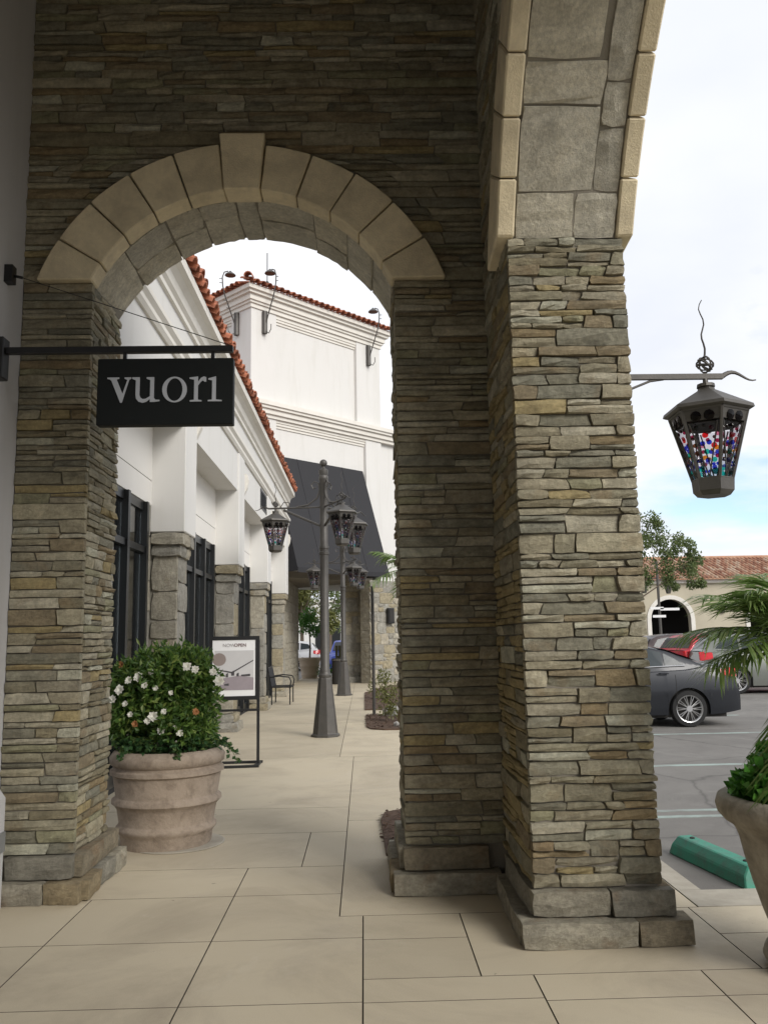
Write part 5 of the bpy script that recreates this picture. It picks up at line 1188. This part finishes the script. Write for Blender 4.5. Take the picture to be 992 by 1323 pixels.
for i in range(170):      # barrel tile rows as real ridges, stepped
    x = 9.7 + i*0.30
    for k in range(9):
        t0, t1 = k/9, (k+1)/9; z = lambda t: 5.50 + t*1.87; y = lambda t: 59.42 + t*5.55; o_ = U(0, .03)
        mb.add([(x-.1,y(t0),z(t0)),(x-.05,y(t0),z(t0)+.09+o_),(x+.05,y(t0),z(t0)+.09+o_),(x+.1,y(t0),z(t0)),(x-.08,y(t1),z(t1)),(x-.04,y(t1),z(t1)+.06),(x+.04,y(t1),z(t1)+.06),(x+.08,y(t1),z(t1))],
               [(0,1,2,3),(0,4,5,1),(1,5,6,2),(2,6,7,3)])
mt_, t_, p_ = base_mat('far barrel tiles'); g_ = t_.nodes.new('ShaderNodeNewGeometry')
t_.links.new(ramp(t_, g_.outputs['Random Per Island'], [(0,(.22,.10,.06)),(.35,(.32,.155,.095)),(.7,(.38,.24,.155)),(1,(.46,.35,.26))]), p_.inputs['Base Color']); p_.inputs['Roughness'].default_value = .9
MT['fartile'] = mt_
stuff(mb.build('tile_courses', 'fartile', rfar))
MB().tube([(9.6,65,7.40),(26,65,7.42),(60.4,65,7.45)], .13, 6).build('ridge_tiles', 'farroof', rfar)
for x in (18.2, 24.9): build_bev(MB().box(x, x+.35, 59.80, 59.999, 3.1, 3.7), 'wall_sconce', 'dark', fb_, .02)
# second building behind the porch
bb = thing('white_building', 'plain white building far behind the porch opening', 'building', (-8, 90, 0))
MB().box(-24, 8, 90, 100, -.1, 5.6).build('wall', 'plaster', bb); MB().box(-24.2, 8.2, 89.8, 100.2, 5.6, 5.9).build('roof', 'trimw', bb)
for x in (-20, -15, -10, -5, 0, 4): MB().box(x, x+2.6, 89.95, 90.0-.001, .6, 3.2).build('window', 'frame', bb)
# trees
def tree(label, base, h, crown, mt, n, l, wd, r0=.12, group=None, bare=0.0):
    t = thing('tree', label, 'tree', base, group); b = Vector(base); tk = MB(); lf = MB()
    top = b + Vector((U(-.1,.1), U(-.1,.1), h*.55)); tk.tube([b, b+Vector((.05,0,h*.28)), top], r0, 8, r0*.6)
    for ci, (x, y, z, r_) in enumerate(crown):
        c = b + Vector((x, y, z)); mid = top.lerp(c, .55) + rv()*.15
        if ci % 3 == 0 or len(crown) < 9: tk.tube([top-Vector((0,0,U(0,h*.12))), mid, c], r0*.36, 6, r0*.06)
        for k in range(3):
            e = c + rv()*r_*.9; tk.tube([mid.lerp(c, U(.3,.9)), (c+e)/2+rv()*.08, e], r0*.12, 4, r0*.03)
            leafcloud(lf, e, r_*.42, int(n*.22), l, wd)
        leafcloud(lf, c, r_, int(n*.34), l, wd)
    tk.build('trunk', 'bark', t); stuff(lf.build('crown', mt, t)); return t
tree('slender street tree with an airy crown beside the corner pillar across the lot', (13.2, 41, -.035), 6.2,
     ((.5,0,6.9,.65),(1.1,.3,6.5,.65),(1.6,0,5.9,.6),(.9,-.3,5.8,.7),(0,0,6.1,.6),(2.3,.2,5.8,.62),(2.75,0,5.2,.5),(2.2,-.2,4.9,.6),(1.3,.2,4.9,.6),(.4,0,5.0,.6),(2.8,.1,4.3,.42),(1.5,0,4.15,.4),(.2,0,4.2,.5),(-.9,0,5.6,.8),(-.9,0,6.6,.6)), 'treeleaf', 430, .17, .085, .10)
for i, (x, y, h, lab) in enumerate(((-4.3, 60, 6.5, 'yellow green tree behind the small potted tree, left in the porch opening'), (-2.6, 66, 7.0, 'thin leaved tree behind the lamp post in the porch opening'))):
    cr = [(U(-1.9,1.9), U(-1,1), h*U(.42,1.0), U(.7,1.1)) for k in range(15)]
    tree(lab, (x, y, -.035), h, cr, 'yellowleaf' if i == 0 else 'treeleaf', 700 if i == 0 else 220, .26, .12, .16)
hg = tag(MB().box(-26,10,83,84,-.05,.4).build('hedge_base','soil'), 'dark low planting strip in front of the far white building', 'planting bed')
# far street lamp with direction signs
fl = thing('lamp_post', 'far lamp post with lanterns and white direction signs in front of the arched opening', 'street lamp', (15.85, 46.0, -.035))
b = Vector((15.85, 46.0, -.035))
MB().lathe([(.2,0),(.1,.9),(.08,1),(.07,5.6)], b, 10).build('pole', 'dark', fl)
for k, (dx_, z) in enumerate(((-.75, 4.2), (.55, 4.15))):
    MB().tube([b+Vector((0,0,z+.45)), b+Vector((dx_,0,z+.5))], .03, 5).build('arm', 'dark', fl)
    MB().lathe([(.10,-.35),(.12,-.34),(.22,.10),(.27,.12),(.05,.30)], b+Vector((dx_,0,z+.05)), 6).build('lantern_cage', 'dark', fl)
for (x0, x1, z) in ((-.5,.2,2.98),(.02,1.05,2.92),(-.4,.3,2.55)): MB().box(b.x+x0, b.x+x1, 45.90, 45.95, z, z+.13).build('direction_sign', 'white', fl)
